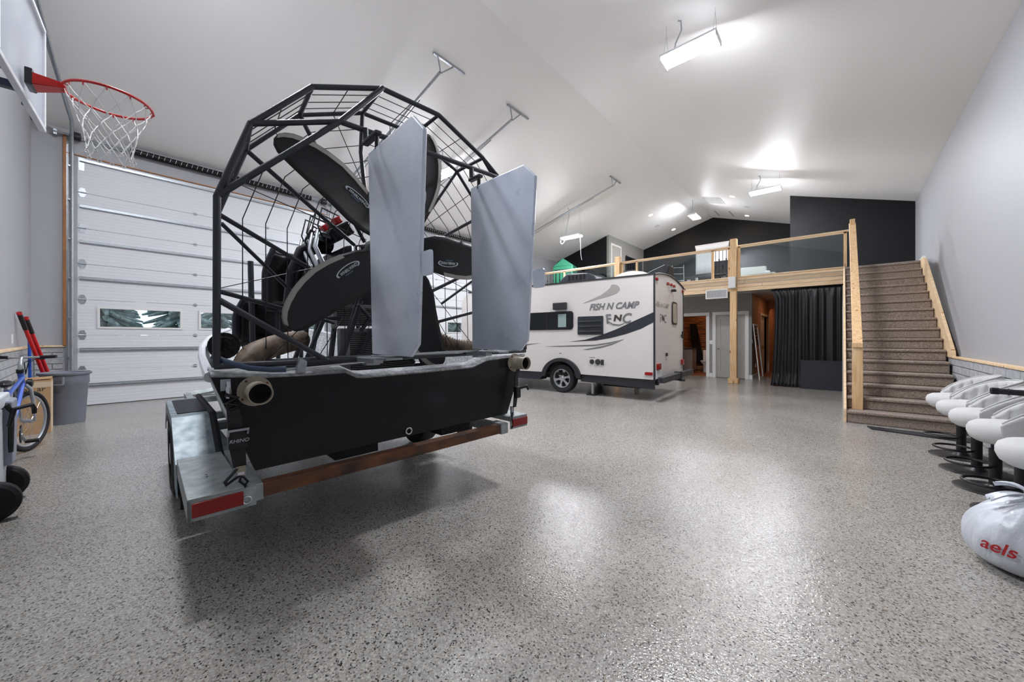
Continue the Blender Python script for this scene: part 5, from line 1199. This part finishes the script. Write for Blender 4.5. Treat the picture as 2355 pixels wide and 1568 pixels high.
MB().lathe([(.09, -.004), (.09, .004)], tuple(bbk+Vector((0, .06, 0))), 'y', 24).build('chainring', 'black_metal', bk); MB().tube([bbk+Vector((0, .06, 0)), bbk+Vector((-.12, .08, -.10))], .011, 8).build('crank', 'bike_silver', bk); MB().box((.37, .01, .165), (.46, .10, .19)).build('pedal', 'black_plastic', bk)
MB().lathe([(.03, -.02), (.045, -.01), (.045, .02), (.02, .03)], tuple(head+Vector((-.03, .04, .01))), 'y', 16).build('headlamp', 'black_plastic', bk, smooth=True)
# wheeled cooler at the left edge
ck = thing('wheeled_cooler', (-4.45, -.53, 0), 'tall white and grey wheeled cooler at the left edge, black handle and tires', 'cooler')
MB().prism([(.40, .04), (-.30, .14), (-.38, .20), (-.38, .74), (.40, .74)], 1, -.09, .125).build('cooler_body', 'cooler_white', ck, bevel=.02)
MB().prism([(-.40, .74), (.42, .74), (.42, .79), (.38, .83), (-.36, .83), (-.40, .80)], 1, -.10, .135).build('lid', 'cooler_white', ck, bevel=.012)
MB().prism([(-.34, .30), (-.40, .34), (-.46, .74), (-.42, .78), (-.12, .78), (-.16, .30)], 1, -.02, .165).build('side_panel', 'cooler_grey', ck, bevel=.015)
MB().tube([(-.10, .14, .76), (-.14, .16, .70), (-.13, .16, .55), (-.16, .155, .40)], .014, 6).build('latch_strap', 'black_plastic', ck, smooth=True)
MB().tube([(-.10, .155, .60), (-.10, .175, .72), (-.18, .25, .735), (-.22, .26, .70), (-.22, .26, .66)], .013, 8).build('pull_handle', 'black_plastic', ck, smooth=True)
for x in (.17, -.33):
    W_ = MB().lathe([(.07, -.035), (.11, -.045), (.132, -.03), (.135, 0), (.132, .03), (.11, .045), (.07, .035)], (x, .10, .135), 'x', 28).build('wheel', 'rubber', ck, smooth=True)
    MB().lathe([(.075, .02), (.06, .03), (.02, .035), (.001, .035)], (x, .10, .135), 'x', 20).build('wheel_disc', 'tread', W_, smooth=True)
MB().cyl((-.36, .10, .135), (.2, .10, .135), .012, 8).build('axle', 'black_metal', ck)
MB().prism(rrect(.33, .12, .38, .22, .02, 3), 1, .128, .136).build('drain_port', 'cooler_white', ck)

# ================================================================== stools, rod and bag on the right
def make_stool(x, y, rz, label):
    t = thing('bar_stool', (x, y, 0), label, 'stool', rz=rz, group='quilted bar stools along the right wall')
    MB().lathe([(.001, .03), (.04, .032), (.06, .022), (.15, .012), (.225, .008), (.235, .004), (.235, 0), (.001, 0)], (0, 0, 0), 'z', 40).build('base_plate', 'black_plastic', t, smooth=True)
    MB().lathe([(.075, .02), (.05, .04), (.04, .05)], (0, 0, 0), 'z', 24).build('base_collar', 'black_metal', t, smooth=True)
    b = MB(); b.cyl((0, 0, .03), (0, 0, .34), .036, 18); b.build('column', 'black_plastic', t, smooth=True); MB().cyl((0, 0, .34), (0, 0, .52), .026, 16).build('gas_lift', 'black_metal', t, smooth=True)
    MB().ring((-.14, 0, .20), .13, .010, 'z', 28, 8, rx=.14).build('footrest', 'black_metal', t, smooth=True)
    MB().tube([(.02, .03, .50), (.05, .13, .485), (.06, .17, .47)], .007, 6).build('height_lever', 'black_metal', t, smooth=True)
    def sq(v): return 1-.10*abs(math.sin(2*math.atan2(v.y, v.x)))*0
    b = MB(); b.lathe([(.001, .50), (.15, .497), (.205, .507), (.232, .528), (.243, .56), (.243, .59), (.233, .617), (.205, .638), (.15, .648), (.001, .652)], (-.005, 0, 0), 'z', 40)
    for v in b.b.verts: k_ = 1+.05*abs(math.sin(2*math.atan2(v.co.y, v.co.x+.005))); v.co.x = (v.co.x+.005)*k_-.005; v.co.y *= k_*.96
    b.build('seat_cushion', 'fabric_white', t, smooth=True, auto=False)
    rows_ = []; N_ = 96
    for i in range(N_+1):
        ph = -2.0+4.0*i/N_; e = abs(ph)/2.0; zt = .845-.20*e**2.6; zb = .56
        ch_ = .026*(1-abs(math.sin(i*PI/7.4))**.6); R = .232
        col = []
        for j in range(9):
            k = j/8; fl = .02*k
            r = R+fl+.0; r_in = r-.034+(ch_)*(1-abs(2*k-1)**4)
            col.append((r_in*math.cos(ph)*1.0+.0, r_in*math.sin(ph)*.93, zb+(zt-zb)*k))
        col.append((((R+.02)+.004)*math.cos(ph), ((R+.02)+.004)*math.sin(ph)*.93, zt+.014))
        for j in range(8, -1, -1):
            k = j/8; r = R+.02*k+.026; col.append((r*math.cos(ph), r*math.sin(ph)*.93, zb+(zt-zb)*k))
        rows_.append(col)
    b = MB(); b.grid(rows_, closed=True); b.b.faces.new([b.b.verts[k] for k in range(0)]) if False else None
    b.b.verts.ensure_lookup_table(); L_ = len(rows_[0]); b.b.faces.new([b.b.verts[k] for k in range(L_)]); b.b.faces.new([b.b.verts[N_*L_+k] for k in range(L_)])
    b.build('backrest', 'fabric_white', t, smooth=True, auto=False)
    P = [(r_[9][0], r_[9][1], r_[9][2]+.004) for r_ in rows_]; MB().tube(P, .006, 6).build('back_piping', 'fabric_white', t, smooth=True)
    return t
s0 = make_stool(.935, 6.06, .0, 'quilted white bar stool nearest the staircase')
dup(s0, (.935, 5.46, 0), .05, 'quilted white bar stool second from the staircase'); dup(s0, (.935, 4.89, 0), -.04, 'quilted white bar stool in the middle of the row of five')
dup(s0, (.935, 4.28, 0), -.10, 'quilted white bar stool behind the plastic bag, its seat fully in view'); dup(s0, (.935, 3.58, 0), -.1, 'quilted white bar stool at the right edge, mostly cut off')
rd = thing('metal_tube', (.745, 3.99, .889), 'black metal tube with an end cap lying across the stool backs', 'pole')
MB().cyl((0, 0, 0), (.70, -.10, -.01), .019, 16).build('tube_body', 'black_plastic', rd, smooth=True); MB().lathe([(.001, -.004), (.018, -.004), (.023, .0), (.023, .03), (.019, .035)], (0, 0, 0), 'x', 18).build('end_cap', 'black_metal', rd, smooth=True)
MB().ring((.07, -.009, -.001), .021, .003, 'x', 18, 5).build('clamp_ring', 'black_metal', rd)
bg_ = thing('plastic_bag', (.755, 3.32, 0), 'full white plastic shopping bag with red lettering on the floor', 'bag')
import mathutils
b = MB(); rows_ = []; NB = 96
prof_ = [(.02, .0), (.14, .004), (.20, .03), (.235, .08), (.245, .14), (.24, .20), (.215, .26), (.17, .31), (.11, .345), (.055, .365), (.03, .385), (.035, .41), (.05, .43)]
for i, (r, z) in enumerate(prof_):
    row = []
    for j in range(NB):
        a = 2*PI*j/NB; f_ = i/(len(prof_)-1); fold = max(0, (f_-.35))*1.5
        rr = r*(1+.07*mathutils.noise.noise(Vector((math.cos(a)*2, math.sin(a)*2, z*7)))+.10*fold*math.sin(a*9+2.2*math.sin(a*2)+z*5)+.05*fold*math.sin(a*21+z*20)+.03*mathutils.noise.noise(Vector((math.cos(a)*7, math.sin(a)*7, z*22))))
        row.append((rr*math.cos(a)+.02*f_, rr*math.sin(a)-.01*f_, z*(1+.04*math.sin(a*3+1))))
    rows_.append(row)
b.grid(rows_, closed=True).build('bag_body', 'bag', bg_, smooth=True, auto=False, sub=1)
MB().ell((.02, -.01, .385), (.045, .045, .032), 20, 10, fn=lambda v: 1+.12*math.sin(7*math.atan2(v.y, v.x))).build('knot', 'bag', bg_, smooth=True)
for (dx, dy, dz, wd2) in ((-.13, .06, .035, .035), (-.17, -.04, -.03, .028), (.10, -.02, .06, .05), (.08, .12, .03, .05)):
    rows_ = []
    for i in range(11):
        t = i/10; c_ = Vector((.02, -.01, .39))+Vector((dx, dy, dz))*t+Vector((0, 0, .03*math.sin(t*PI))); wv = Vector((-dy, dx, .02)).normalized()*(.012+wd2*t**.6)
        rows_.append([c_+wv*((j/6-.5)*2)+Vector((0, 0, .010*math.cos(j*2.2)*(.3+t))) for j in range(7)])
    MB().grid(rows_).build('tied_handle', 'bag', bg_, smooth=True, auto=False, solid=.002)
# lettering hugging the bag's camera side
nd = Vector((-.25, -.97, 0)).normalized(); rt = Vector((.97, -.25, 0)).normalized()
def bag_text(body, size, u, z):
    o_ = text('bag_lettering', body, size, 'ink_red', bg_, Matrix.Identity(4), shear=.25, depth=.001, bold=.001)
    for v in o_.data.vertices:
        a0 = (u+v.co.x)/.25; zz = z+v.co.y; rr = .258+v.co.z
        ang_ = math.atan2(nd.y, nd.x)+a0; v.co = Vector((rr*math.cos(ang_), rr*math.sin(ang_), zz))
bag_text('aels', .085, -.165, .13)
